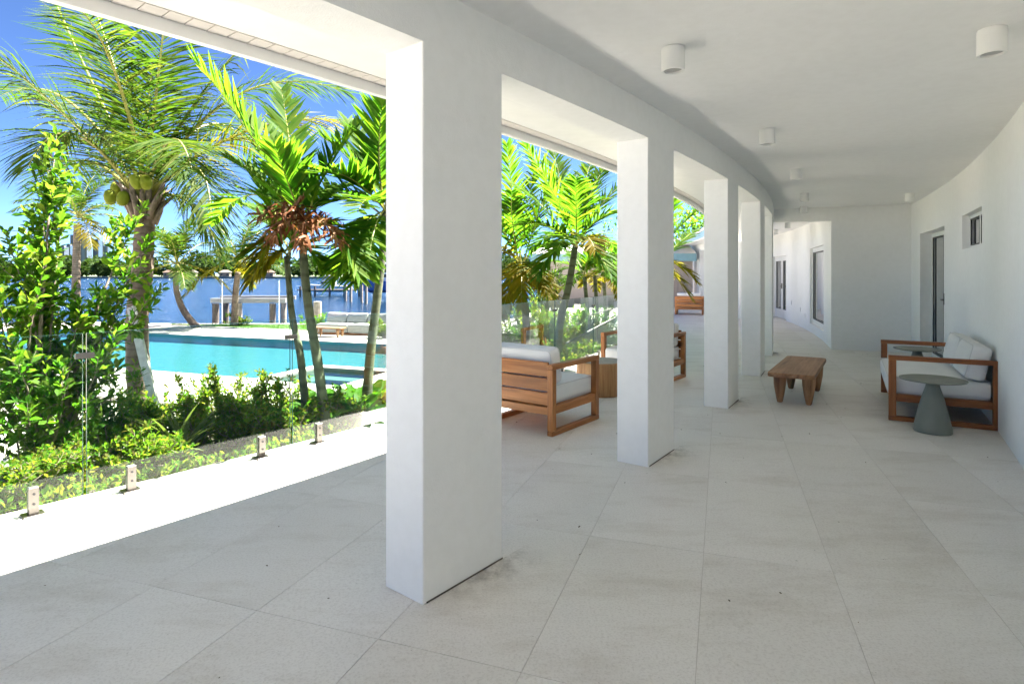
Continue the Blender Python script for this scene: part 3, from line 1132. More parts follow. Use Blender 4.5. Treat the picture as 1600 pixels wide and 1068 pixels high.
# lounge on the pool deck
sofa = thing("outdoor_sofa", "white upholstered three-seat sofa on the far pool deck", "sofa", (-6.25, 23.5, ZD + .001), math.radians(-17))
Geo().add(*cbox(-1.4, 1.4, -.5, .5, 0, .07, .01)).build("plinth", M_tx, sofa)
for k in range(2):
    V, F = cushion(.695, .49, .17, .05, .01, seed=k)
    Geo().add(V + [-.7 + 1.4 * k, 0, .242], F).build("seat_cushion", M_fabric_deck, sofa, smooth=True)
for k in range(3):
    V, F = cushion(.455, .11, .2, .06, .03, seed=20 + k)
    ca, sa = math.cos(-.35), math.sin(-.35)
    V = np.stack([V[:, 0], V[:, 1] * ca - V[:, 2] * sa, V[:, 1] * sa + V[:, 2] * ca], -1)
    Geo().add(V + [-.93 + .93 * k, .33, .60], F).build("back_cushion", M_fabric_deck, sofa, smooth=True)
bench_table("coffee_table", "small wooden coffee table in front of the white sofa by the pool", (-6.9, 22.45, ZD + .001), math.radians(-17 + 90), 1.25, .46, .36)


# ------------------------------------------------------------------ plants
def strip_faces(n, k):
    """n strips of k stations x 2 verts -> quads"""
    b = np.arange(n)[:, None] * (2 * k)
    q = []
    for i in range(k - 1):
        q.append(np.stack([b[:, 0] + 2 * i, b[:, 0] + 2 * i + 1, b[:, 0] + 2 * i + 3, b[:, 0] + 2 * i + 2], -1))
    return np.concatenate(q)


def bez(p0, p1, p2, n):
    u = np.linspace(0, 1, n)[:, None]
    return (1 - u) ** 2 * p0 + 2 * u * (1 - u) * p1 + u ** 2 * p2


def frond_geo(p0, p1, p2, nl=60, ll=.6, lw=.03, ang=58, hang=.5, vee=.15, rad=.018, rng=RNG, u0=.14, spread=1.0, curl=0.0):
    pts = bez(np.asarray(p0, float), np.asarray(p1, float), np.asarray(p2, float), 26)
    L = np.linalg.norm(np.diff(pts, axis=0), axis=1).sum()
    T = nrm(np.gradient(pts, axis=0))
    chord = nrm(pts[-1] - pts[0])
    S = np.cross(T, [0, 0, 1.0])
    S0 = np.cross(chord, [0, 0, 1.0])
    if np.linalg.norm(S0) < .15:
        S0 = np.array([1.0, 0.2, 0])
    S = nrm(S * .5 + nrm(S0) * .8)
    U = nrm(np.cross(S, T))
    G = Geo()
    rr = rad * (1 - .88 * np.linspace(0, 1, 26))
    V, F = tube(pts, rr, 5, False)
    G.add(V, F, 1)
    for side in (-1, 1):
        u = np.linspace(u0, .995, nl) + rng.uniform(-.25, .25, nl) / nl
        u = np.clip(u, .02, .999)
        k = u * 25
        i0 = np.clip(k.astype(int), 0, 24)
        fr = (k - i0)[:, None]
        lerp = lambda A: A[i0] * (1 - fr) + A[i0 + 1] * fr
        B, Tt, Ss, Uu = lerp(pts), nrm(lerp(T)), nrm(lerp(S)), nrm(lerp(U))
        prof = np.clip(np.minimum((u - u0 + .10) / .22, 1.0), .3, 1) * (1 - .62 * np.clip((u - .5) / .5, 0, 1) ** 1.5)
        l = ll * prof * rng.uniform(.82, 1.12, nl)
        a = np.radians(ang * (1 - .35 * u) + rng.normal(0, 5, nl))[:, None]
        v = (vee + rng.normal(0, .13, nl))[:, None]
        d = np.cos(a) * Tt + np.sin(a) * (side * Ss * np.cos(v) + Uu * np.sin(v))
        d = nrm(d)
        h = (hang * rng.uniform(.6, 1.4, nl))[:, None]
        gdir = np.array([0, 0, -1.0])
        w = lw * rng.uniform(.8, 1.15, nl)
        wd = nrm(np.cross(d, nrm(Uu + rng.normal(0, .25, (nl, 3)))))
        st_n = 4
        q = []
        pos = B.copy()
        for j in range(st_n):
            f = j / (st_n - 1)
            wj = w * (.55, 1.0, .75, .06)[j]
            q += [pos - wd * wj[:, None] / 2, pos + wd * wj[:, None] / 2]
            dd = nrm(d + gdir * h * (f + .25) ** 1.3 + (curl * rng.normal(0, 1, (nl, 3)) if curl else 0))
            pos = pos + dd * (l / (st_n - 1))[:, None]
        V = np.stack(q, 1).reshape(-1, 3)
        G.add(V, strip_faces(nl, st_n), 0)
    return G


def trunk_geo(pts, r0, r1, n=14, K=46, ring=.04, flare=0.3, seed=0):
    pts = np.asarray(pts, float)
    rg = np.random.default_rng(seed)
    m = len(pts)
    u = np.linspace(0, m - 1, K)
    i0 = np.clip(u.astype(int), 0, m - 2)
    # Catmull-Rom through the points
    pp = np.concatenate([[2 * pts[0] - pts[1]], pts, [2 * pts[-1] - pts[-2]]])
    f = (u - i0)[:, None]
    a, b, c, d = pp[i0], pp[i0 + 1], pp[i0 + 2], pp[i0 + 3]
    q = .5 * (2 * b + (c - a) * f + (2 * a - 5 * b + 4 * c - d) * f ** 2 + (3 * b - a - 3 * c + d) * f ** 3)
    v = np.linspace(0, 1, K)
    r = r0 + (r1 - r0) * v + r0 * flare * np.exp(-v * 14)
    r = r * (1 + ring * np.where(np.arange(K) % 2 == 0, 1, -1) + rg.normal(0, ring * .4, K))
    return tube(q, r, n)


def palm(name, label, trunk_pts, r0, r1, crown, fronds, kw, leaf, rib=None, group=None, tmat=None, ring=.04, K=46, seed=0, flare=.3):
    """fronds: (control, tip[, overrides]) in world points"""
    base = np.asarray(trunk_pts[0])
    o = thing(name, label, "palm tree", (base[0], base[1], base[2]), 0, group)
    rg = np.random.default_rng(seed)
    V, F = trunk_geo(trunk_pts, r0, r1, K=K, ring=ring, seed=seed, flare=flare)
    Geo().add(V - base, F).build("trunk", tmat, o, smooth=True)
    for fr in fronds:
        c, t = np.asarray(fr[0]), np.asarray(fr[1])
        k = dict(kw)
        lm, rm = leaf, rib or M_rachis
        if len(fr) > 2:
            ov = dict(fr[2])
            lm = ov.pop("leaf", lm)
            rm = ov.pop("rib", rm)
            k.update(ov)
        p0 = np.asarray(crown) + rg.normal(0, .03, 3)
        g = frond_geo(p0, c, t, rng=rg, **k)
        g.v = [v - base for v in g.v]
        g.build("frond", [lm, rm], o)
    return o


def auto_fronds(crown, n, L, seed, up=.75, dead=0, leaf_old=None, az0=0.0):
    rg = np.random.default_rng(seed)
    out = []
    crown = np.asarray(crown)
    for i in range(n):
        az = az0 + i * 2.39996 + rg.normal(0, .15)
        k = i / max(1, n - 1)                  # young (upright) to old (drooping)
        el = math.radians(82 - 92 * k + rg.normal(0, 5))
        l = L * rg.uniform(.85, 1.1) * (1 - .25 * (k < .15))
        d = np.array([math.cos(az) * math.cos(el), math.sin(az) * math.cos(el), math.sin(el)])
        c = crown + d * l * .55
        h = np.array([math.cos(az), math.sin(az), 0])
        t = c + h * l * .40 * (1 - .3 * k) + np.array([0, 0, l * (.32 - .75 * k ** .7)])
        ov = {}
        if dead and i >= n - dead and leaf_old is not None:
            ov = dict(leaf=leaf_old)
        out.append((c, t, ov))
    return out


# --- the tall coconut palm by the pool
YC = 7.75
cr = W(226, 316, YC)
gb = W(224, 600, YC)
gb[2] = bed_z(gb[0], gb[1]) - .15
FR = [((90, 150, 7.2), (-70, 40, 6.6)), ((150, 150, 7.6), (35, -110, 7.2)), ((196, 120, 8.2), (110, -80, 8.7)),
      ((243, 150, 7.5), (268, -60, 6.9)), ((315, 110, 8.2), (440, 20, 8.8)), ((355, 70, 8.2), (545, 145, 8.6)),
      ((360, 170, 8.0), (540, 188, 8.2), dict(leaf=L_yel)), ((105, 130, 6.9), (45, 260, 6.3)),
      ((130, 190, 8.2), (62, 300, 8.8)), ((330, 190, 7.4), (330, 350, 7.0)), ((270, 150, 6.9), (300, 265, 6.0)),
      ((320, 120, 9.0), (400, 240, 10.0)), ((110, 90, 8.6), (0, 150, 9.5)),
      ((228, 200, 7.8), (238, 95, 7.9)), ((180, 60, 7.0), (120, 10, 5.9)), 
      ((300, 270, 7.9), (345, 400, 7.9))]
FR = [(W(*f[0]), W(*f[1]), *(f[2:])) for f in FR]
coco = palm("coconut_palm", "tall coconut palm with green coconuts and arching fronds beside the pool", [gb, W(214, 520, YC), W(222, 430, YC), W(226, 350, YC), cr - [0, 0, .05]],
            0.135, .115, cr, FR, dict(nl=84, ll=.86, lw=.021, ang=62, hang=.6, vee=.05, rad=.03), L_coco, tmat=M_coco, ring=.035, K=64, seed=4, flare=.5)
base = gb
nut = Geo().add(*lathe([(.015, -.098), (.049, -.08), (.070, -.03), (.072, .022), (.052, .075), (.02, .098)], 18)).mesh("coconut", M_coconut, True)
for px, py, Y in ((192, 310, 7.5), (172, 308, 7.55), (213, 284, 7.4), (228, 285, 7.42), (205, 300, 7.9), (248, 300, 7.9), (182, 296, 7.8)):
    p = W(px, py, Y) - gb
    part("coconut", nut, coco, p, (RNG.normal(0, .3), RNG.normal(0, .3), RNG.uniform(0, 6)))
# fibrous leaf bases round the crown
G = Geo()
for k in range(22):
    a = k * 2.4
    h = np.array([math.cos(a), math.sin(a), 0])
    p = cr - [0, 0, .28] + h * .12 + np.array([0, 0, .012 * k])
    G.add(*tube([p, p + h * .06 + [0, 0, .14], p + h * (.14 + .05 * (k % 3)) + [0, 0, .3 + .04 * (k % 4)]], [.05, .04, .008], 6))
G.v = [v - gb for v in G.v]
G.build("leaf_base", M_twig, coco, smooth=True)

# white timber prop that braces the coconut palm
pa, pb = W(205, 480, 7.45), W(262, 655, 6.9)
pb[2] = bed_z(pb[0], pb[1]) - .05
G = Geo()
d = nrm(pb - pa)
sx = nrm(np.cross(d, [0, 1, 0]))
sy = np.cross(d, sx)
V = []
for p in (pa, pb):
    for a, b in ((-1, -1), (1, -1), (1, 1), (-1, 1)):
        V.append(p + sx * a * .05 + sy * b * .02)
G.add(np.array(V), np.array(BOXF))
pr = G.build("timber_prop", simple("weathered_white_timber", (0.72, 0.68, 0.62), 0.8, var=0.15, scale=12))
tag(pr, "white timber prop leaning against the tall coconut palm's trunk", "prop")

# --- bright broad-leaflet palms behind the fence
KWA = dict(nl=30, ll=.46, lw=.048, ang=52, hang=.12, vee=.35, rad=.014, u0=.2)
OLD = dict(leaf=L_yel, hang=.6)
DEAD = dict(leaf=L_dry, rib=M_rachis_d, hang=1.2, curl=.5, lw=.03, ll=.34)


def PW(lst):
    return [(W(*f[0]), W(*f[1]), *(f[2:])) for f in lst]


def foot(px, Y, dz=-.05):
    p = W(px, 600, Y)
    p[2] = bed_z(p[0], p[1]) + dz
    return p


cA = W(472, 345, 6.1)
palm("feather_palm", "bright green palm with a dry brown frond clump, behind the fence clamp", [foot(512, 5.75), W(497, 570, 5.9), W(482, 480, 6.0), W(474, 400, 6.1), cA], .05, .037, cA,
     PW([((395, 200, 6.0), (303, 92, 5.6)), ((440, 240, 6.2), (362, 165, 6.4)), ((500, 260, 6.3), (560, 195, 6.6)), ((430, 330, 6.0), (392, 440, 5.7), OLD),
         ((400, 260, 6.5), (335, 345, 6.9)), ((530, 330, 6.0), (560, 430, 5.8)), ((455, 230, 6.6), (440, 140, 7.1)), ((470, 300, 5.8), (400, 340, 5.5), DEAD),
         ((500, 320, 5.8), (530, 380, 5.5), DEAD), ((450, 310, 5.75), (425, 375, 5.5), DEAD), ((490, 315, 5.7), (470, 385, 5.45), DEAD), ((500, 300, 6.6), (545, 290, 7.2)),
         ((420, 280, 6.2), (360, 250, 6.3)), ((455, 300, 6.0), (430, 230, 5.6))]),
     KWA, L_adon, tmat=M_shaft, ring=.012, K=30, seed=21)
cA2 = W(448, 400, 6.4)
palm("feather_palm", "slimmer palm leaning left beside the dry-fronded palm", [foot(482, 5.95), W(470, 560, 6.15), W(456, 490, 6.3), cA2], .042, .03, cA2,
     PW([((440, 330, 6.4), (400, 270, 6.6)), ((430, 360, 6.2), (380, 400, 6.0)), ((455, 330, 6.6), (470, 260, 6.8)), ((435, 380, 6.3), (405, 430, 6.1), OLD), ((470, 360, 6.3), (505, 420, 6.2)),
         ((430, 330, 6.8), (380, 320, 7.2)), ((480, 350, 6.6), (520, 350, 7))]),
     dict(KWA, nl=24, ll=.36), L_adon, tmat=M_shaft, ring=.012, K=26, seed=22)
cD = W(602, 330, 6.7)
palm("feather_palm", "bright green palm half hidden by the largest column", [foot(570, 6.25), W(578, 560, 6.4), W(590, 460, 6.55), W(598, 390, 6.65), cD], .053, .038, cD,
     PW([((560, 250, 6.7), (505, 215, 6.6)), ((585, 230, 6.6), (600, 150, 6.5)), ((550, 290, 6.6), (490, 330, 6.3)), ((560, 340, 6.4), (520, 440, 6.1)), ((575, 260, 7.0), (545, 190, 7.4)),
         ((640, 240, 6.8), (690, 200, 6.9)), ((650, 300, 6.6), (700, 350, 6.5)), ((560, 350, 6.9), (535, 420, 7.3)), ((580, 350, 6.3), (575, 430, 5.9)), ((570, 380, 6.6), (555, 440, 6.4)),
         ((545, 260, 6.3), (500, 270, 5.8)), ((610, 250, 7.2), (630, 160, 7.6)), ((575, 290, 6.2), (560, 330, 5.6))]),
     KWA, L_adon, tmat=M_shaft, ring=.012, K=30, seed=23)

# palms seen between the first two columns
cB = W(899, 385, 10.0)
palm("feather_palm", "lush palm with a leaning grey-green trunk behind the slatted armchair", [foot(868, 9.9), W(876, 500, 9.95), W(888, 450, 10), cB], .072, .052, cB,
     PW([((870, 300, 9.8), (818, 222, 9.4)), ((915, 300, 10.2), (950, 255, 10.6)), ((880, 290, 10.3), (862, 230, 10.8)), ((930, 330, 9.8), (975, 330, 9.5)), ((860, 340, 9.7), (815, 350, 9.3)),
         ((850, 310, 10.2), (795, 285, 10.4)), ((925, 370, 9.8), (955, 430, 9.4)), ((870, 370, 9.7), (840, 430, 9.4)), ((940, 300, 10.2), (1000, 270, 10.5)), ((900, 310, 9.3), (900, 280, 8.7)),
         ((905, 300, 10.8), (925, 250, 11.4)), ((930, 350, 10.6), (965, 390, 11.2)), ((865, 350, 10.6), (830, 390, 11)), ((890, 350, 9.2), (870, 390, 8.6)), ((915, 350, 9.3), (930, 390, 8.8), dict(leaf=L_yel))]),
     dict(nl=40, ll=.52, lw=.042, ang=50, hang=.35, vee=.2, rad=.015, u0=.16), L_adon, tmat=M_shaft, ring=.012, K=26, seed=24)
cC = W(814, 415, 11.2)
palm("feather_palm", "palm with yellowing lower fronds at the column's edge", [foot(824, 11.0), W(822, 500, 11.1), W(816, 450, 11.2), cC], .08, .058, cC,
     PW([((800, 310, 11), (792, 225, 10.8)), ((840, 320, 11), (870, 280, 10.8)), ((790, 350, 11), (750, 320, 10.7)), ((840, 410, 10.6), (866, 475, 10.2), OLD), ((800, 420, 10.5), (785, 490, 10.0), OLD),
         ((830, 400, 10.3), (850, 450, 9.7), dict(leaf=L_yel)), ((820, 330, 11.6), (835, 260, 12.1)), ((780, 370, 10.6), (740, 400, 10.1), dict(leaf=L_yel)), ((815, 390, 10.2), (815, 480, 9.6), OLD),
         ((845, 370, 11.4), (885, 380, 11.6)), ((795, 330, 10.4), (800, 300, 9.9))]),
     dict(nl=36, ll=.5, lw=.045, ang=50, hang=.45, vee=.2, rad=.016, u0=.16), L_adon, tmat=M_shaft, ring=.012, K=26, seed=25)
for i, (bx, tx, ty, Y, lb) in enumerate(((922, 913, 432, 14.5, "thin-trunked palm, leftmost of the slim group before the taupe wall"),
                                         (934, 929, 428, 15.2, "thin-trunked palm in the middle of the slim group before the taupe wall"),
                                         (945, 943, 424, 16.0, "thin-trunked palm nearest the second column before the taupe wall"),
                                         (966, 968, 420, 15.0, "slim palm half hidden by the second column"))):
    cE = W(tx, ty, Y)
    ft = W(bx, 540, Y)
    ft[2] = -.95
    palm("feather_palm", lb, [ft, (ft * .45 + cE * .55) + [0.03, 0, 0], cE], .06, .045, cE, auto_fronds(cE, 10, 1.3, 60 + i, dead=2, leaf_old=L_yel, az0=i), dict(nl=28, ll=.38, lw=.04, ang=50, hang=.4, vee=.2, rad=.012, u0=.16),
         L_adon, tmat=M_shaft, ring=.012, K=20, seed=70 + i)
cF = W(1022, 410, 13.0)
ft = W(1018, 540, 13.0)
ft[2] = -.9
palm("feather_palm", "palm whose sunlit fronds reach past the second column", [ft, (ft + cF) / 2, cF], .07, .05, cF,
     PW([((1060, 350, 13), (1098, 322, 12.8)), ((1055, 400, 12.8), (1090, 440, 12.5), dict(leaf=L_yel)), ((1000, 330, 13), (985, 270, 13)), ((1060, 380, 13.4), (1085, 360, 14)), ((990, 380, 12.8), (960, 400, 12.5)), ((1040, 330, 12.5), (1060, 300, 12)),
         ((1050, 420, 13.2), (1080, 465, 13.0), dict(leaf=L_yel))]),
     dict(nl=36, ll=.5, lw=.045, ang=50, hang=.35, vee=.25, rad=.016, u0=.16), L_adon, tmat=M_shaft, ring=.012, K=20, seed=26)

# coconut palms on the lawn by the bay
KWF = dict(nl=46, ll=.75, lw=.045, ang=60, hang=.5, vee=.1, rad=.03)


def far_coco(label, pts, crown, n, L, seed, r0=.17, r1=.11):
    palm("coconut_palm", label, pts, r0, r1, crown, auto_fronds(crown, n, L, seed, dead=2, leaf_old=L_yel, az0=seed), KWF, L_coco, tmat=M_coco, ring=.03, K=36, seed=seed)


g0 = W(308, 508, 26.5)
g0[2] = -.96
far_coco("small coconut palm with a curved leaning trunk at the water's edge", [g0, W(287, 485, 26.4), W(276, 455, 26.3), W(275, 425, 26.2)], W(276, 412, 26.2), 17, 2.9, 31, .15, .11)
g0 = W(366, 506, 27.3)
g0[2] = -.96
far_coco("small upright coconut palm beside the boat lift", [g0, W(368, 460, 27.2), W(372, 425, 27.1)], W(373, 405, 27.1), 13, 3.1, 32, .16, .12)
g0 = W(119, 520, 24.5)
g0[2] = -.96
far_coco("coconut palm with drooping fronds in front of the skyline", [g0, W(119, 430, 24.5), W(121, 350, 24.5)], W(123, 338, 24.5), 14, 2.8, 33, .17, .13)

# --- leaves in bulk
LEAF_V = np.array([(0, 0, 0), (.36, .3, .05), (.5, .66, .05), (0, 1, -.06), (-.5, .66, .05), (-.36, .3, .05), (0, .3, 0), (0, .66, 0)])
LEAF_F = np.array([(0, 1, 6), (0, 6, 5), (6, 1, 2), (6, 2, 7), (5, 6, 7), (5, 7, 4), (7, 2, 3), (4, 7, 3)])
LEAF_S = np.array([(0, 0, 0), (.5, .5, .06), (0, 1, 0), (-.5, .5, .06)])
LEAF_SF = np.array([(0, 1, 2), (0, 2, 3)])


def leaves(G, pos, dirs, size, aspect, rng, simple_=False, mi=0, droop=0.0):
    n = len(pos)
    D = nrm(dirs)
    up = nrm(np.array([0, 0, 1.0]) + rng.normal(0, .45, (n, 3)))
    X = nrm(np.cross(D, up))
    Z = np.cross(X, D)
    T, F = (LEAF_S, LEAF_SF) if simple_ else (LEAF_V, LEAF_F)
    s = np.asarray(size)
    V = pos[:, None, :] + s[:, None, None] * (T[None, :, 0, None] * aspect * X[:, None, :] + T[None, :, 1, None] * D[:, None, :] + T[None, :, 2, None] * Z[:, None, :])
    if droop:
        V[:, :, 2] -= droop * s[:, None] * T[None, :, 1] ** 2
    FF = (np.arange(n)[:, None, None] * len(T) + F[None]).reshape(-1, F.shape[1])
    G.add(V.reshape(-1, 3), FF, mi)


def shoot_bush(name, label, base, tips, leaf, size, aspect, seed, twigs=9, per=13, cat="shrub", group=None, tw_len=.22, start=.3, simple_=False):
    """woody shoots that rise from the base to the tips, with leafy twigs"""
    rg = np.random.default_rng(seed)
    o = thing(name, label, cat, tuple(base), 0, group)
    GB, GL = Geo(), Geo()
    pos, dr = [], []
    for tip in tips:
        tip = np.asarray(tip) - base
        b0 = rg.normal(0, .06, 3) * [1, 1, 0]
        ctrl = tip * [.45, .45, .62] + rg.normal(0, .06, 3)
        pts = bez(b0, ctrl, tip, 12)
        r0 = .006 + .006 * np.linalg.norm(tip)
        GB.add(*tube(pts, np.linspace(r0, .0025, 12), 6))
        k = int(twigs * max(.5, np.linalg.norm(tip)))
        for u in list(rg.uniform(start, 1.0, k)) + [1.0]:
            i = min(10, int(u * 11))
            p = pts[i] + (pts[i + 1] - pts[i]) * (u * 11 - i)
            T = nrm(pts[i + 1] - pts[i])
            d = nrm(T * .55 + rg.normal(0, .6, 3) + [0, 0, .25]) if u < 1 else T
            l = tw_len * rg.uniform(.5, 1.15) * (1.2 - .5 * u)
            q = bez(p, p + d * l * .5, p + d * l + np.array([0, 0, l * .25]), 4)
            GB.add(*tube(q, [.0035, .003, .0022, .0012], 4))
            m = per + rg.integers(-2, 4)
            uu = np.linspace(.15, 1, m)
            pp = np.stack([np.interp(uu, np.linspace(0, 1, 4), q[:, c]) for c in range(3)], -1)
            az = np.arange(m) * 2.4 + rg.uniform(0, 6)
            A = nrm(np.cross(d, [0.31, 0.2, 0.93]))
            B = np.cross(d, A)
            rad_ = (np.cos(az)[:, None] * A + np.sin(az)[:, None] * B)
            out = nrm(d * (.35 + .5 * uu[:, None]) + rad_ * .85 + [0, 0, .15])
            pos.append(pp)
            dr.append(out)
    pos, dr = np.concatenate(pos), np.concatenate(dr)
    leaves(GL, pos, dr, size * rg.uniform(.65, 1.2, len(pos)), aspect, rg, simple_)
    GB.build("stems", M_twig, o, smooth=True)
    GL.build("foliage", leaf, o)
    return o


def gpt(px, py, Y):
    return W(px, py, Y)


b0 = W(60, 760, 4.75)
b0[2] = bed_z(b0[0], b0[1])
tips = [(86, 238, 5.2), (98, 285, 5.3), (72, 318, 5.2), (62, 352, 5.3), (96, 350, 5.3), (20, 400, 4.9), (-12, 430, 5.1), (45, 392, 5.3), (218, 338, 5.8), (226, 390, 5.7), (240, 468, 5.6), (215, 492, 5.4),
        (175, 470, 5.5), (140, 480, 5.4), (5, 478, 4.7), (60, 455, 4.8), (120, 500, 5.0), (172, 545, 5.0), (25, 560, 4.6), (95, 590, 4.7), (-40, 500, 4.7), (-20, 620, 4.5), (45, 660, 4.5), (120, 650, 4.8),
        (75, 530, 5.3), (140, 565, 5.5), (10, 700, 4.6), (90, 700, 4.75), (40, 490, 5.2), (0, 545, 5.2), (92, 448, 5.4), (185, 485, 5.4), (60, 605, 4.9), (135, 625, 5.1), (-60, 420, 5.2), (30, 440, 5.0), (10, 620, 4.7), (165, 600, 5.2), (80, 640, 4.7), (-30, 560, 4.9), (150, 500, 5.3), (55, 700, 4.6), (130, 690, 4.9)]
shoot_bush("tall_shrub", "large glossy-leaved shrub rising over the fence at the left edge", b0, [gpt(*t) for t in tips], L_bush, .100, .46, 41, twigs=7, per=10, tw_len=.25, start=.42)
b1 = W(175, 720, 5.4)
b1[2] = bed_z(b1[0], b1[1])
tips = [(130, 600, 5.2), (170, 580, 5.6), (210, 590, 5.8), (120, 680, 5.0), (160, 650, 5.2), (200, 640, 5.5), (230, 660, 5.6), (180, 690, 5.1), (90, 640, 5.3), (150, 710, 5.0), (220, 700, 5.2), (100, 720, 4.8)]
shoot_bush("tall_shrub", "dense green shrub filling in behind the first glass joint", b1, [gpt(*t) for t in tips], L_bush, .07, .45, 42, twigs=12, per=12, tw_len=.2, start=.15)

# low mixed hedge in front of the pool
hs = [(255, 640, 6.6, 620), (300, 640, 6.8, 600), (345, 650, 6.6, 598), (385, 650, 6.7, 600), (425, 655, 6.6, 605), (455, 650, 6.9, 600), (310, 690, 5.9, 640), (365, 690, 5.8, 640), (415, 690, 5.8, 640), (250, 690, 5.8, 650), (60, 690, 6.2, 655), (115, 690, 6.3, 645), (165, 680, 6.4, 635), (212, 680, 6.4, 625)]
hl = ["behind the white timber prop's foot", "left of the pool's near corner", "with upright shoots before the turquoise water", "in the middle of the low hedge", "near the fence clamp",
      "just behind the palm trunks", "beside the spiky rosette", "low behind the second glass panel", "close to the second spigot pair", "under the coconut palm", "at the left edge behind the tall shrub", "between the tall shrub's stems", "below the tall shrub's right branch", "at the coconut palm's foot"]
for i, (px, py, Y, top) in enumerate(hs):
    rg = np.random.default_rng(500 + i)
    b = W(px, py, Y)
    b[2] = bed_z(b[0], b[1])
    tp = []
    for k in range(14):
        w = W(px + rg.uniform(-34, 34), top + rg.uniform(-12, 75) * (1 if k else 0), Y + rg.uniform(-.35, .35))
        w[2] = max(w[2], b[2] + .12)
        tp.append(w)
    shoot_bush("hedge_shrub", "yellow-green small-leaved shrub " + hl[i], b, tp, L_hedge, .052, .5, 520 + i, twigs=17, per=11, tw_len=.15, start=.3, group="low hedge shrubs along the pool bed", simple_=False)

# low row close behind the glass
ORD = ["first", "second", "third", "fourth", "fifth", "sixth", "seventh", "eighth", "ninth", "tenth", "eleventh", "twelfth", "thirteenth", "fourteenth", "fifteenth"]
LOW = list(np.arange(-2.3, 2.2, .36)) + list(np.arange(4.6, 8.4, .5))
for i, s_ in enumerate(LOW):
    rg = np.random.default_rng(900 + i)
    b = P(s_ + rg.uniform(-.1, .1), -3.0 - .3 * (i % 2) - rg.uniform(0, .12))
    b[2] = bed_z(b[0], b[1])
    rq = W(280, 715, 5.05)
    if math.hypot(b[0] - rq[0], b[1] - rq[1]) < .5:
        continue
    tp = [b + np.array([rg.uniform(-.3, .3), rg.uniform(-.3, .3), rg.uniform(.1, .34)]) for k in range(13)]
    tp = [p for p in tp if st(p[0], p[1])[1] < -2.72]
    shoot_bush("low_shrub", ("low green shrub close behind the glass, %s from the photo's left edge" % ORD[i]) if s_ < 3 else ("low green shrub behind the far glass, %s past the largest column" % ORD[i - 13]), b, tp, L_hedge, .045, .5, 930 + i, twigs=26, per=11, tw_len=.12, start=.1, group="low shrubs close behind the glass fence")

# broad-leaved clumps


def broad_mesh(seed, L, Wd):
    rg = np.random.default_rng(seed)
    n = 9
    u = np.linspace(0, 1, n)
    w = Wd * np.sin(np.pi * np.clip(u * .93 + .05, 0, 1)) ** .75 * (1 - .25 * u)
    w[-1] = .002
    y = L * u
    bend = -.28 * L * u ** 2.2
    V = []
    for i in range(n):
        rip = .012 * math.sin(i * 2.1 + seed)
        for k in (-1, -.5, 0, .5, 1):
            V.append((k * w[i], y[i], bend[i] + .35 * abs(k) * w[i] + rip * k))
    F = [(i * 5 + j, i * 5 + j + 1, (i + 1) * 5 + j + 1, (i + 1) * 5 + j) for i in range(n - 1) for j in range(4)]
    g = Geo().add(V, F)
    g.add(*tube([(0, -.5 * L, -.02), (0, 0, 0)], .006, 5))
    return g.mesh("leaf", L_broad, True)


BL = [broad_mesh(k, .26 + .03 * k, .055 + .006 * k) for k in range(4)]


def clump(label, px, Y, n, seed, h=.35, spread=.22):
    rg = np.random.default_rng(seed)
    b = W(px, 600, Y)
    b[2] = bed_z(b[0], b[1])
    o = thing("broad_leaf_plant", label, "plant", tuple(b), 0, "broad-leaved plants at the palm trunks")
    for k in range(n):
        a = k * 2.4 + rg.uniform(-.3, .3)
        rd = spread * math.sqrt(rg.uniform(.02, 1))
        p = (rd * math.cos(a), rd * math.sin(a), rg.uniform(.08, h))
        part("leaf", BL[k % 4], o, p, (math.radians(rg.uniform(15, 68)), 0, a - math.pi / 2 + rg.normal(0, .4)))
    return o


clump("broad-leaved plant between the palm trunks and the spa", 535, 6.6, 34, 81, .24, .3)
clump("broad-leaved plant at the foot of the column-side palm", 582, 6.9, 30, 82, .24, .3)
clump("dark broad-leaved plant left of the palm trunks by the glass", 452, 5.9, 22, 83, .25, .22)
clump("broad-leaved plant hugging the leaning palm trunk's base", 520, 6.1, 22, 84, .2, .22)
clump("broad-leaved plant low beside the glass near the large column", 560, 6.2, 22, 85, .25, .24)

# spiky rosette behind the glass
ros = thing("rosette_plant", "spiky pale green rosette plant behind the second glass panel", "plant", (0, 0, 0))
rp = W(280, 715, 5.05)
rp[2] = bed_z(rp[0], rp[1])
ros.location = rp
bms = []
for k in range(3):
    n = 9
    L = .42 + .06 * k
    u = np.linspace(0, 1, n)
    w = .022 * (1 - u) ** .6 * (1 - .4 * np.exp(-u * 9)) + .001
    V = []
    for i in range(n):
        z = -.42 * L * u[i] ** 2
        V += [(-w[i], L * u[i], z + .3 * w[i]), (0, L * u[i], z), (w[i], L * u[i], z + .3 * w[i])]
    F = [(i * 3 + j, i * 3 + j + 1, (i + 1) * 3 + j + 1, (i + 1) * 3 + j) for i in range(n - 1) for j in range(2)]
    bms.append(Geo().add(V, F).mesh("blade", L_blade, True))
rg = np.random.default_rng(9)
for k in range(46):
    a = k * 2.4
    part("blade", bms[k % 3], ros, (.03 * math.cos(a), .03 * math.sin(a), .03 + .002 * k), (math.radians(18 + 60 * k / 46 + rg.normal(0, 6)), 0, a))

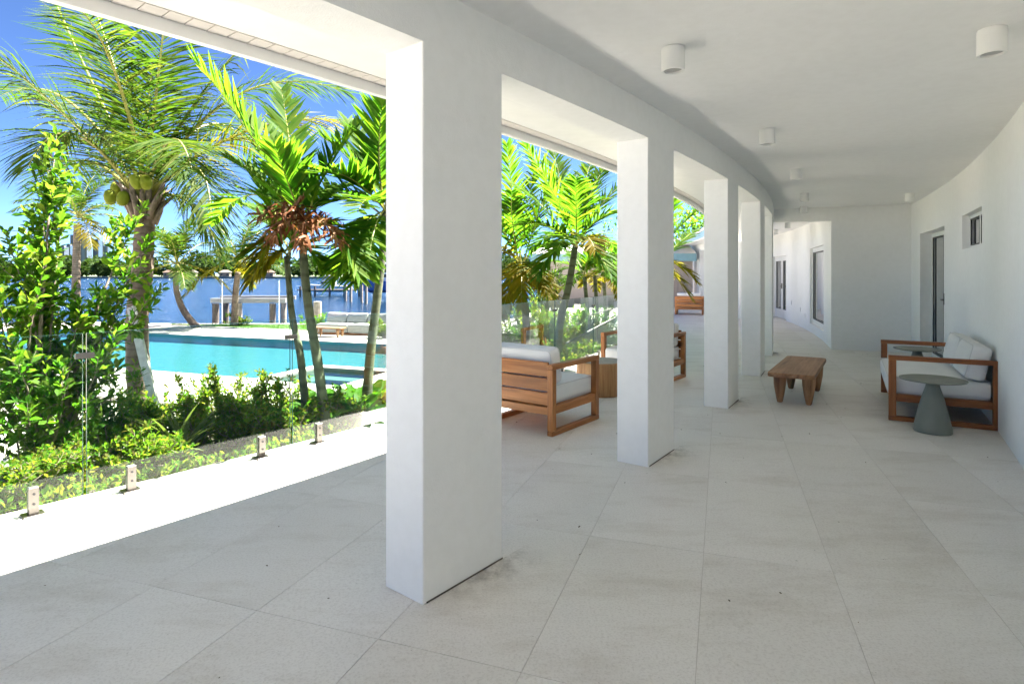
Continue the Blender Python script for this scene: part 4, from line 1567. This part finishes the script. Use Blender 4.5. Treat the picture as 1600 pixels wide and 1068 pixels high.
# shrubs further off
mid = [(835, 540, 12.5, 505, 34, "round green shrub below the yellowing palm"), (905, 545, 12.0, 500, 40, "leafy shrub behind the fence by the garden steps"), (945, 540, 12.6, 495, 36, "leafy shrub beside the balustrade rail"),
       (800, 530, 13.0, 470, 40, "green shrub at the large column's edge"), (848, 470, 14.5, 420, 30, "tall green shrub before the outbuilding's pilaster"), (880, 540, 12.6, 482, 40, "green shrub in front of the taupe wall"), (925, 540, 12.9, 482, 40, "dense shrub behind the slim palms' trunks"), (850, 540, 12.3, 492, 34, "low shrub beside the dry litter heap"),
       (492, 515, 25.2, 492, 26, "yellow-green shrub left of the white sofa"), (603, 522, 22.0, 495, 24, "pale shrub right of the white sofa"), (545, 505, 25.6, 494, 30, "dark low shrub behind the white sofa"), (372, 508, 27.6, 492, 18, "small shrub under the boat lift's post")]
for i, (px, py, Y, top, hw, lb) in enumerate(mid):
    rg = np.random.default_rng(700 + i)
    b = W(px, py, Y)
    b[2] = max(bed_z(b[0], b[1]), -.95) - .02
    tp = []
    for k in range(16):
        w = W(px + rg.uniform(-hw, hw), top + rg.uniform(0, 22), Y + rg.uniform(-.4, .4))
        w[2] = max(w[2], b[2] + .15)
        tp.append(w)
    shoot_bush("garden_shrub", lb, b, tp, L_hedge if i % 2 else L_bush, .06 if Y < 18 else .09, .5, 720 + i, twigs=14, per=11, tw_len=.2, start=.1, simple_=True)

# dry frond litter under the palms
rg = np.random.default_rng(77)
n = 420
c = W(850, 532, 10.8)
pos = c + rg.normal(0, 1, (n, 3)) * [.28, .22, .05]
pos[:, 2] = bed_z(c[0], c[1]) + np.abs(rg.normal(0, .13, n)) * np.exp(-((pos[:, 0] - c[0]) / .3) ** 2) + .02
G = Geo()
leaves(G, pos, rg.normal(0, 1, (n, 3)) * [1, 1, .5], rg.uniform(.12, .3, n), .14, rg)
lit = G.build("leaf_litter", L_dry)
lit["kind"] = "stuff"
lit["label"] = "heap of dry brown palm litter beneath the palms"

# ground cover in the bed
rg = np.random.default_rng(78)
n = 16000
s_, t_ = rg.uniform(-3.5, 10, n), -2.78 - 2.8 * rg.uniform(0, 1, n) ** 2.2
pos = np.array([P(a, b) for a, b in zip(s_, t_)])
pos[:, 2] = [bed_z(p[0], p[1]) + rg.uniform(0, .09) for p in pos]
G = Geo()
leaves(G, pos, rg.normal(0, .7, (n, 3)) + [0, 0, .6], rg.uniform(.03, .075, n), .5, rg, True)
gc = G.build("ground_cover", L_hedge)
gc["kind"] = "stuff"
gc["label"] = "low leafy ground cover over the planting bed"

# grass on the lawn strip
rg = np.random.default_rng(79)
n = 9000
lx = rg.uniform(-16, 2, n)
pos = np.stack([lx, np.zeros(n), np.full(n, -.93)], -1)
e0, e1 = UV(k, 9.95), UV(6.5, 9.95)
ylo = e0[1] + (lx - e0[0]) * PU[1] / PU[0]
pos[:, 1] = ylo + .03 + (SHORE - .3 - ylo) * rg.uniform(0, 1, n)
G = Geo()
leaves(G, pos, rg.normal(0, .35, (n, 3)) + [0, 0, 1], rg.uniform(.05, .11, n), .12, rg, True)
gr = G.build("grass", leafmat("lawn_grass", [(0.045, 0.11, 0.012), (0.08, 0.15, 0.018)], .35, .6))
gr["kind"] = "stuff"
gr["label"] = "short bright green grass on the lawn strip"

# ------------------------------------------------------------------ outbuilding beyond the palms
pool_house = thing("outbuilding", "taupe outbuilding with a blue-grey fascia and white roof behind the palms", "outbuilding", (0, 0, 0))
YH = 27.0
x0, x1 = (846 - 800) / FPX * YH, 8.2
zt = W(0, 408, YH)[2]
G = Geo().add(*box(x0, x1, YH, YH + 1.0, -1.0, zt))
G.build("wall", M_taupe, pool_house)
Geo().add(*box(x0 - .12, x0 + .25, YH - .1, YH + .3, -1.0, zt - .002)).build("pilaster", M_wall, pool_house)
for k in range(26):
    bx = x0 + .4 + k * .25
    Geo().add(*box(bx, bx + .04, YH - .025, YH - .001, -1.0, zt - .01)).build("batten", M_taupe, pool_house)
Geo().add(*box(x0 - .5, x1, YH - .55, YH + 1.0, zt + .002, zt + .33)).build("fascia", M_fascia, pool_house)
V = np.array([(x0 - .6, YH - .6, zt + .332), (x1, YH - .6, zt + .332), (x1, YH + 1.0, zt + .332), (x0 - .6, YH + 1.0, zt + .332),
              (x0 - .6 + .9, YH + .6, zt + .75), (x1, YH + .6, zt + .75), (x1, YH + 1.0, zt + .75), (x0 - .6 + .9, YH + 1.0, zt + .75)])
Geo().add(V, np.array(BOXF)).build("roof", M_roof, pool_house)

# broad tree over the far roof
rg = np.random.default_rng(90)
tb = np.array([11.5, 37.0, -1.0])
tree = thing("broad_tree", "dense green broadleaf tree rising above the white roof", "tree", tuple(tb))
Geo().add(*trunk_geo([np.zeros(3), np.array([.1, 0, 2.2]), np.array([0, .1, 4.0])], .28, .14, K=14)).build("trunk", M_twig, tree, smooth=True)
G = Geo()
pos = []
for k in range(60):
    c = rg.normal(0, 1, 3) * [1.9, 1.6, .8] + [0, 0, 5.2]
    pos.append(c + rg.normal(0, 1, (60, 3)) * .42)
pos = np.concatenate(pos)
leaves(G, pos, rg.normal(0, 1, (len(pos), 3)) + [0, 0, .4], rg.uniform(.16, .34, len(pos)), .5, rg, True)
G.build("crown", L_bush, tree)

# ------------------------------------------------------------------ bay: lift, dock, boats, far shore
M_pile = simple("weathered_pile", (0.34, 0.29, 0.23), 0.9, var=0.3, scale=6)
M_pdark = simple("dark_pile", (0.12, 0.10, 0.085), 0.9, var=0.3, scale=6)
M_alu = simple("lift_aluminium", (0.3, 0.3, 0.3), 0.5, 0.3, var=0.08)
M_wboat = simple("boat_white", (0.8, 0.8, 0.8), 0.35, var=0.03)
M_bboat = simple("boat_blue", (0.02, 0.09, 0.35), 0.3, var=0.1)
lift = thing("boat_lift", "boat lift with pale beams on piles beyond the lawn", "boat lift", (W(390, 505, 30)[0], 30.0, -2.0))
for px, Y, zt, r, m in ((337, 29.4, 0.0, .16, M_pdark), (353, 33.0, -.05, .16, M_pdark), (372, 29.3, 0.02, .19, M_pile), (426, 29.3, 0.0, .15, M_pdark), (443, 33.0, -.05, .16, M_pile), (496, 29.4, .1, .2, M_pile)):
    x = (px - 800) / FPX * Y
    Geo().add(*tube([(x - lift.location[0], Y - 30, -1.5), (x - lift.location[0], Y - 30, zt + 2.0)], r, 12)).build("pile", m, lift)
for (pxa, pxb, Y) in ((330, 447, 29.4), (345, 462, 33.0)):
    xa, xb = (pxa - 800) / FPX * Y - lift.location[0], (pxb - 800) / FPX * Y - lift.location[0]
    Geo().add(*cbox(xa, xb, Y - 30 - .09, Y - 30 + .09, 2.03, 2.23, .01)).build("beam", M_alu, lift)
    Geo().add(*cbox(xa, xb, Y - 30 - .13, Y - 30 + .13, 2.232, 2.26, .005)).build("beam_flange", M_alu, lift)
for i, (px, Y, top, lb) in enumerate(((347, 28.9, 436, "thin white mooring whip pole at the boat lift's left end"), (436, 28.9, 438, "thin white mooring whip pole at the boat lift's right end"))):
    p = W(px, top, Y)
    o = Geo().add(*tube([(0, 0, -1.2 - p[2] - .9), (0, 0, 0)], [.03, .02], 8)).build("mooring_pole", M_wboat, loc=p)
    tag(o, lb, "pole")

dock = thing("dock", "timber dock with piles on the bay behind the boats", "dock", (W(560, 450, 90)[0], 90, -2))
Geo().add(*cbox(-9, 12, -.9, .9, .95, 1.1, .02)).build("deck_boards", M_pdark, dock)
for x in np.arange(-8.5, 12, 2.2):
    Geo().add(*tube([(x, -.8, -1), (x, -.8, 1.6)], .16, 8)).build("pile", M_pdark, dock)
for i, (px, Y, top) in enumerate(((540, 76, 444), (548, 73, 447), (565, 71, 445), (572, 68, 445))):
    p = W(px, top, Y)
    o = Geo().add(*tube([(0, 0, -1.5), (0, 0, p[2] + 2)], .17, 10)).build("mooring_pile", M_pile, loc=(p[0], p[1], -2))
    tag(o, ["leftmost slim mooring pile in the bay", "second mooring pile from the left in the bay", "third mooring pile from the left in the bay", "mooring pile closest to the blue boat"][i], "pile", "mooring piles in the bay")


def boat(label, loc, rz, L, B, H, hull, cabin=True):
    o = thing("boat", label, "boat", loc, rz)
    n = 14
    V = []
    for i in range(n):
        u = i / (n - 1)
        hw = B / 2 * min(1, 1.15 * (1 - u ** 3.2) + .0) * (1 if u > .02 else .94)
        sh = H * (1 + .35 * u ** 2)
        x = L * (u - .5)
        V += [(x, -hw, sh), (x, -hw * .82, .25 * H), (x * .96, 0, 0 if u < .8 else H * .5 * (u - .8) / .2), (x, hw * .82, .25 * H), (x, hw, sh)]
    F = [(i * 5 + j, i * 5 + j + 1, (i + 1) * 5 + j + 1, (i + 1) * 5 + j) for i in range(n - 1) for j in range(4)]
    F += [(i * 5 + 4, i * 5, (i + 1) * 5, (i + 1) * 5 + 4) for i in range(n - 1)] + [(4, 3, 2, 1, 0)]
    Geo().add(V, F).build("hull", hull, o)
    Geo().add(*cbox(-L * .2, L * .15, -B * .3, B * .3, H * 1.02, H * 1.9, .08)).build("cabin", M_wboat, o)
    Geo().add(*cbox(-L * .17, L * .152, -B * .302, B * .302, H * 1.4, H * 1.75, .04)).build("window", M_dark, o)
    Geo().add(*cbox(-L * .28, L * .1, -B * .36, B * .36, H * 2.7, H * 2.8, .03)).build("canopy", M_wboat, o)
    for sx in (-L * .26, L * .08):
        for sy in (-B * .32, B * .32):
            Geo().add(*tube([(sx, sy, H * 1.0), (sx, sy, H * 2.72)], .05, 6)).build("post", M_alu, o)
    return o


p = W(594, 450, 84)
boat("blue-hulled motor boat with a white cabin moored at the dock", (p[0] + .6, 84, -1.2), math.radians(200), 7.5, 2.6, 1.5, M_bboat)
p = W(512, 445, 100)
boat("small white motor boat moored left of the blue boat", (p[0], 100, -1.6), math.radians(190), 7.0, 2.2, 1.0, M_wboat)

far = struct(Geo().add(*box(-2500, 2500, 430, 5500, -4, -1.0)).build("far_shore", simple("far_shore_ground", (0.10, 0.13, 0.06), 0.95, var=0.3, scale=.05)))
tag(Geo().add(*box(-2500, 2500, 428.5, 429.9, -4, -.6)).build("far_sea_wall", simple("far_sea_wall_stone", (0.2, 0.18, 0.15), 0.9, var=0.3, scale=.3)), "distant stone sea wall along the far shore", "sea wall")
rg = np.random.default_rng(101)
G = Geo()
for k in range(230):
    px = rg.uniform(-60, 1150)
    Y = rg.uniform(438, 520)
    top = rg.uniform(399, 417)
    if rg.uniform() < .12:
        top -= 8
    hz = W(px, top, Y)
    x, h = hz[0], hz[2] + 1
    wd = rg.uniform(4.5, 9)
    m = 260
    q = rg.normal(0, 1, (m, 3))
    q = nrm(q) * rg.uniform(.55, 1.0, (m, 1)) * [wd, wd * .6, h * .42]
    pos = q + [x, Y, -1 + h * .58]
    leaves(G, pos, q + rg.normal(0, 2, (m, 3)), rg.uniform(1.6, 3.4, m), .75, rg, True)
tl = G.build("far_treeline", L_far)
tl["kind"] = "stuff"
tl["label"] = "distant band of green trees along the far shore"
M_hroof = simple("terracotta_roof", (0.14, 0.085, 0.06), 0.8, var=0.15, scale=.5)
M_hwall = simple("pale_house_wall", (0.20, 0.17, 0.14), 0.9, var=0.1, scale=.3)
for i, (px, wpx, lb) in enumerate(((72, 34, "pale far-shore house glimpsed through the tall shrub"), (268, 22, "pale far-shore house behind the curved coconut palm"), (300, 14, "small far-shore house right of the curved palm"),
                                   (408, 40, "long low far-shore house seen past the boat lift"), (352, 16, "small far-shore house left of the upright palm"))):
    Y = 433.5
    x, hw = (px - 800) / FPX * Y, wpx / 2 / FPX * Y
    o = thing("far_house", lb, "house", (x, Y, -1.0))
    Geo().add(*box(-hw, hw, -1.5, 1.5, 0, 3.4)).build("wall", M_hwall, o)
    V = [(-hw - .5, -2.2, 3.41), (hw + .5, -2.2, 3.41), (hw + .5, 2.2, 3.41), (-hw - .5, 2.2, 3.41), (-hw + 2, 0, 5.2), (hw - 2, 0, 5.2)]
    Geo().add(V, [(0, 1, 5, 4), (1, 2, 5), (2, 3, 4, 5), (3, 0, 4), (3, 2, 1, 0)]).build("roof", M_hroof if i % 2 else M_hwall, o)
    for wx in np.linspace(-hw + 1.5, hw - 1.5, max(2, int(hw / 2))):
        Geo().add(*box(wx - .7, wx + .7, -1.56, -1.501, 1.0, 2.5)).build("window", M_dark, o)


def tower_mat(name, wall, glass, fl):
    m, nt, b = nodes(name)
    v = coord(nt, scale=(1, 1, 1))
    w = nt.nodes.new("ShaderNodeTexBrick")
    w.offset = 0
    w.inputs["Color1"].default_value = (*glass, 1)
    w.inputs["Color2"].default_value = (*[c * .8 for c in glass], 1)
    w.inputs["Mortar"].default_value = (*wall, 1)
    w.inputs["Scale"].default_value = 1.0
    w.inputs["Brick Width"].default_value = 5.0
    w.inputs["Row Height"].default_value = fl
    w.inputs["Mortar Size"].default_value = fl * .22
    mp = nt.nodes.new("ShaderNodeSeparateXYZ")
    cb = nt.nodes.new("ShaderNodeCombineXYZ")
    nt.links.new(v, mp.inputs[0])
    ad = nt.nodes.new("ShaderNodeMath")
    ad.operation = 'ADD'
    nt.links.new(mp.outputs[0], ad.inputs[0])
    nt.links.new(mp.outputs[1], ad.inputs[1])
    nt.links.new(ad.outputs[0], cb.inputs[0])
    nt.links.new(mp.outputs[2], cb.inputs[1])
    nt.links.new(cb.outputs[0], w.inputs["Vector"])
    nt.links.new(w.outputs["Color"], b.inputs["Base Color"])
    b.inputs["Roughness"].default_value = .35
    return m


TM = [tower_mat("tower_pale_haze", (0.12, 0.13, 0.15), (0.06, 0.10, 0.16), 3.6), tower_mat("tower_blue_haze", (0.08, 0.12, 0.18), (0.045, 0.09, 0.16), 4.0)]  # blue haze of distance is mixed into these tower colours
M_tpale = simple("tower_balcony_white", (0.13, 0.13, 0.135), 0.8, var=0.05, scale=.05)
YT = 1900.0
for i, (pa_, pb_, top, dy, m, lb) in enumerate(((94, 104, 386, 0, 0, "low pale tower at the skyline's left end"), (104, 113, 384, 60, 1, "low blue tower just left of the palm trunk"), (114, 126, 367, 140, 1, "tall blue tower behind the palm trunk"),
                                                (128, 140, 366, 0, 0, "tall white tower, brightest of the skyline"), (148, 157, 376, 40, 1, "haze-blue glass tower right of the white tower"),
                                                (157, 164, 379, 120, 0, "pale tower beside the haze-blue glass tower"), (164, 171, 384, 0, 1, "lowest blue tower at the skyline's right end"))):
    Y = YT + dy
    xa, xb = (pa_ - 800) / FPX * Y, (pb_ - 800) / FPX * Y
    h = W(0, top, Y)[2] + 1
    o = thing("skyline_tower", lb, "tower", ((xa + xb) / 2, Y, -1.0), 0, "towers on the far skyline")
    hw = (xb - xa) / 2
    Geo().add(*box(-hw, hw, -hw, hw, 0, h)).build("shaft", TM[m], o)
    Geo().add(*box(-hw * .55, hw * .55, -hw * .5, hw * .5, h + .01, h + 5)).build("penthouse", M_tpale, o)
    for sx in (-1, 1):
        Geo().add(*box(sx * hw * .62 - 1.6, sx * hw * .62 + 1.6, -hw - 1.6, -hw - .01, 4, h - 3)).build("balcony_stack", M_tpale, o)

# ------------------------------------------------------------------ wear on the terrace floor
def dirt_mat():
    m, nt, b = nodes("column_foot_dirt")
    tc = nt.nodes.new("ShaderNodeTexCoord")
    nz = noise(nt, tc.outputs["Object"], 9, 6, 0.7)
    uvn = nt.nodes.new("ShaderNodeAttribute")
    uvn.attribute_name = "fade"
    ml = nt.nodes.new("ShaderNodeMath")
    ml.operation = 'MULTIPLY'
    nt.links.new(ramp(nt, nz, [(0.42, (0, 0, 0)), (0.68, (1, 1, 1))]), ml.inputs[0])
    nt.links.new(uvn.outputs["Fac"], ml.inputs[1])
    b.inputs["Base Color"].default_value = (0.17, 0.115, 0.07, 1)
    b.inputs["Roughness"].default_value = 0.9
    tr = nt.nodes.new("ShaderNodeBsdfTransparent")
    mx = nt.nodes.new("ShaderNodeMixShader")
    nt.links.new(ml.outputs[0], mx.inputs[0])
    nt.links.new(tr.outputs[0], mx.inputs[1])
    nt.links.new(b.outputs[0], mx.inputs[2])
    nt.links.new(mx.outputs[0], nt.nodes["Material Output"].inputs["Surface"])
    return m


M_dirt = dirt_mat()
for i in range(0, 5):
    ns, nt_ = 16, 8
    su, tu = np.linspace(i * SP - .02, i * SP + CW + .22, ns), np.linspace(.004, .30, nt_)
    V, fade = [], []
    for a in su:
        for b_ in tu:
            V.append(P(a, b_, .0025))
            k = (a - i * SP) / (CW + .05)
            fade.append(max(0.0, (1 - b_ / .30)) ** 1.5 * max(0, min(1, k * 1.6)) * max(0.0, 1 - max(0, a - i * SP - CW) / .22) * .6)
    F = [(p * nt_ + q, (p + 1) * nt_ + q, (p + 1) * nt_ + q + 1, p * nt_ + q + 1) for p in range(ns - 1) for q in range(nt_ - 1)]
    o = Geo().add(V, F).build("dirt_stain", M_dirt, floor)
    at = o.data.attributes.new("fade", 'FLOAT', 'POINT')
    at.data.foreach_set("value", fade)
    Geo().add(*arc_box(i * SP + .02, i * SP + CW, .0005, .004, .001, .007, 1)).build("base_joint", M_pdark, floor)

rg = np.random.default_rng(303)
n = 180
sd, td = rg.uniform(-2.5, 11, n), rg.uniform(-2.4, 2.25, n)
pos = np.array([P(a, b_, .006) for a, b_ in zip(sd, td)])
G = Geo()
leaves(G, pos, rg.normal(0, 1, (n, 3)) * [1, 1, .12], rg.uniform(.006, .02, n) * rg.choice([1, 1, 1, 1.8], n), .45, rg, True)
fd = G.build("floor_debris", leafmat("dry_bits", [(0.05, 0.035, 0.02), (0.12, 0.08, 0.05)], .1, .8))
fd["kind"] = "stuff"
fd["label"] = "scattered dry leaf bits on the terrace floor"
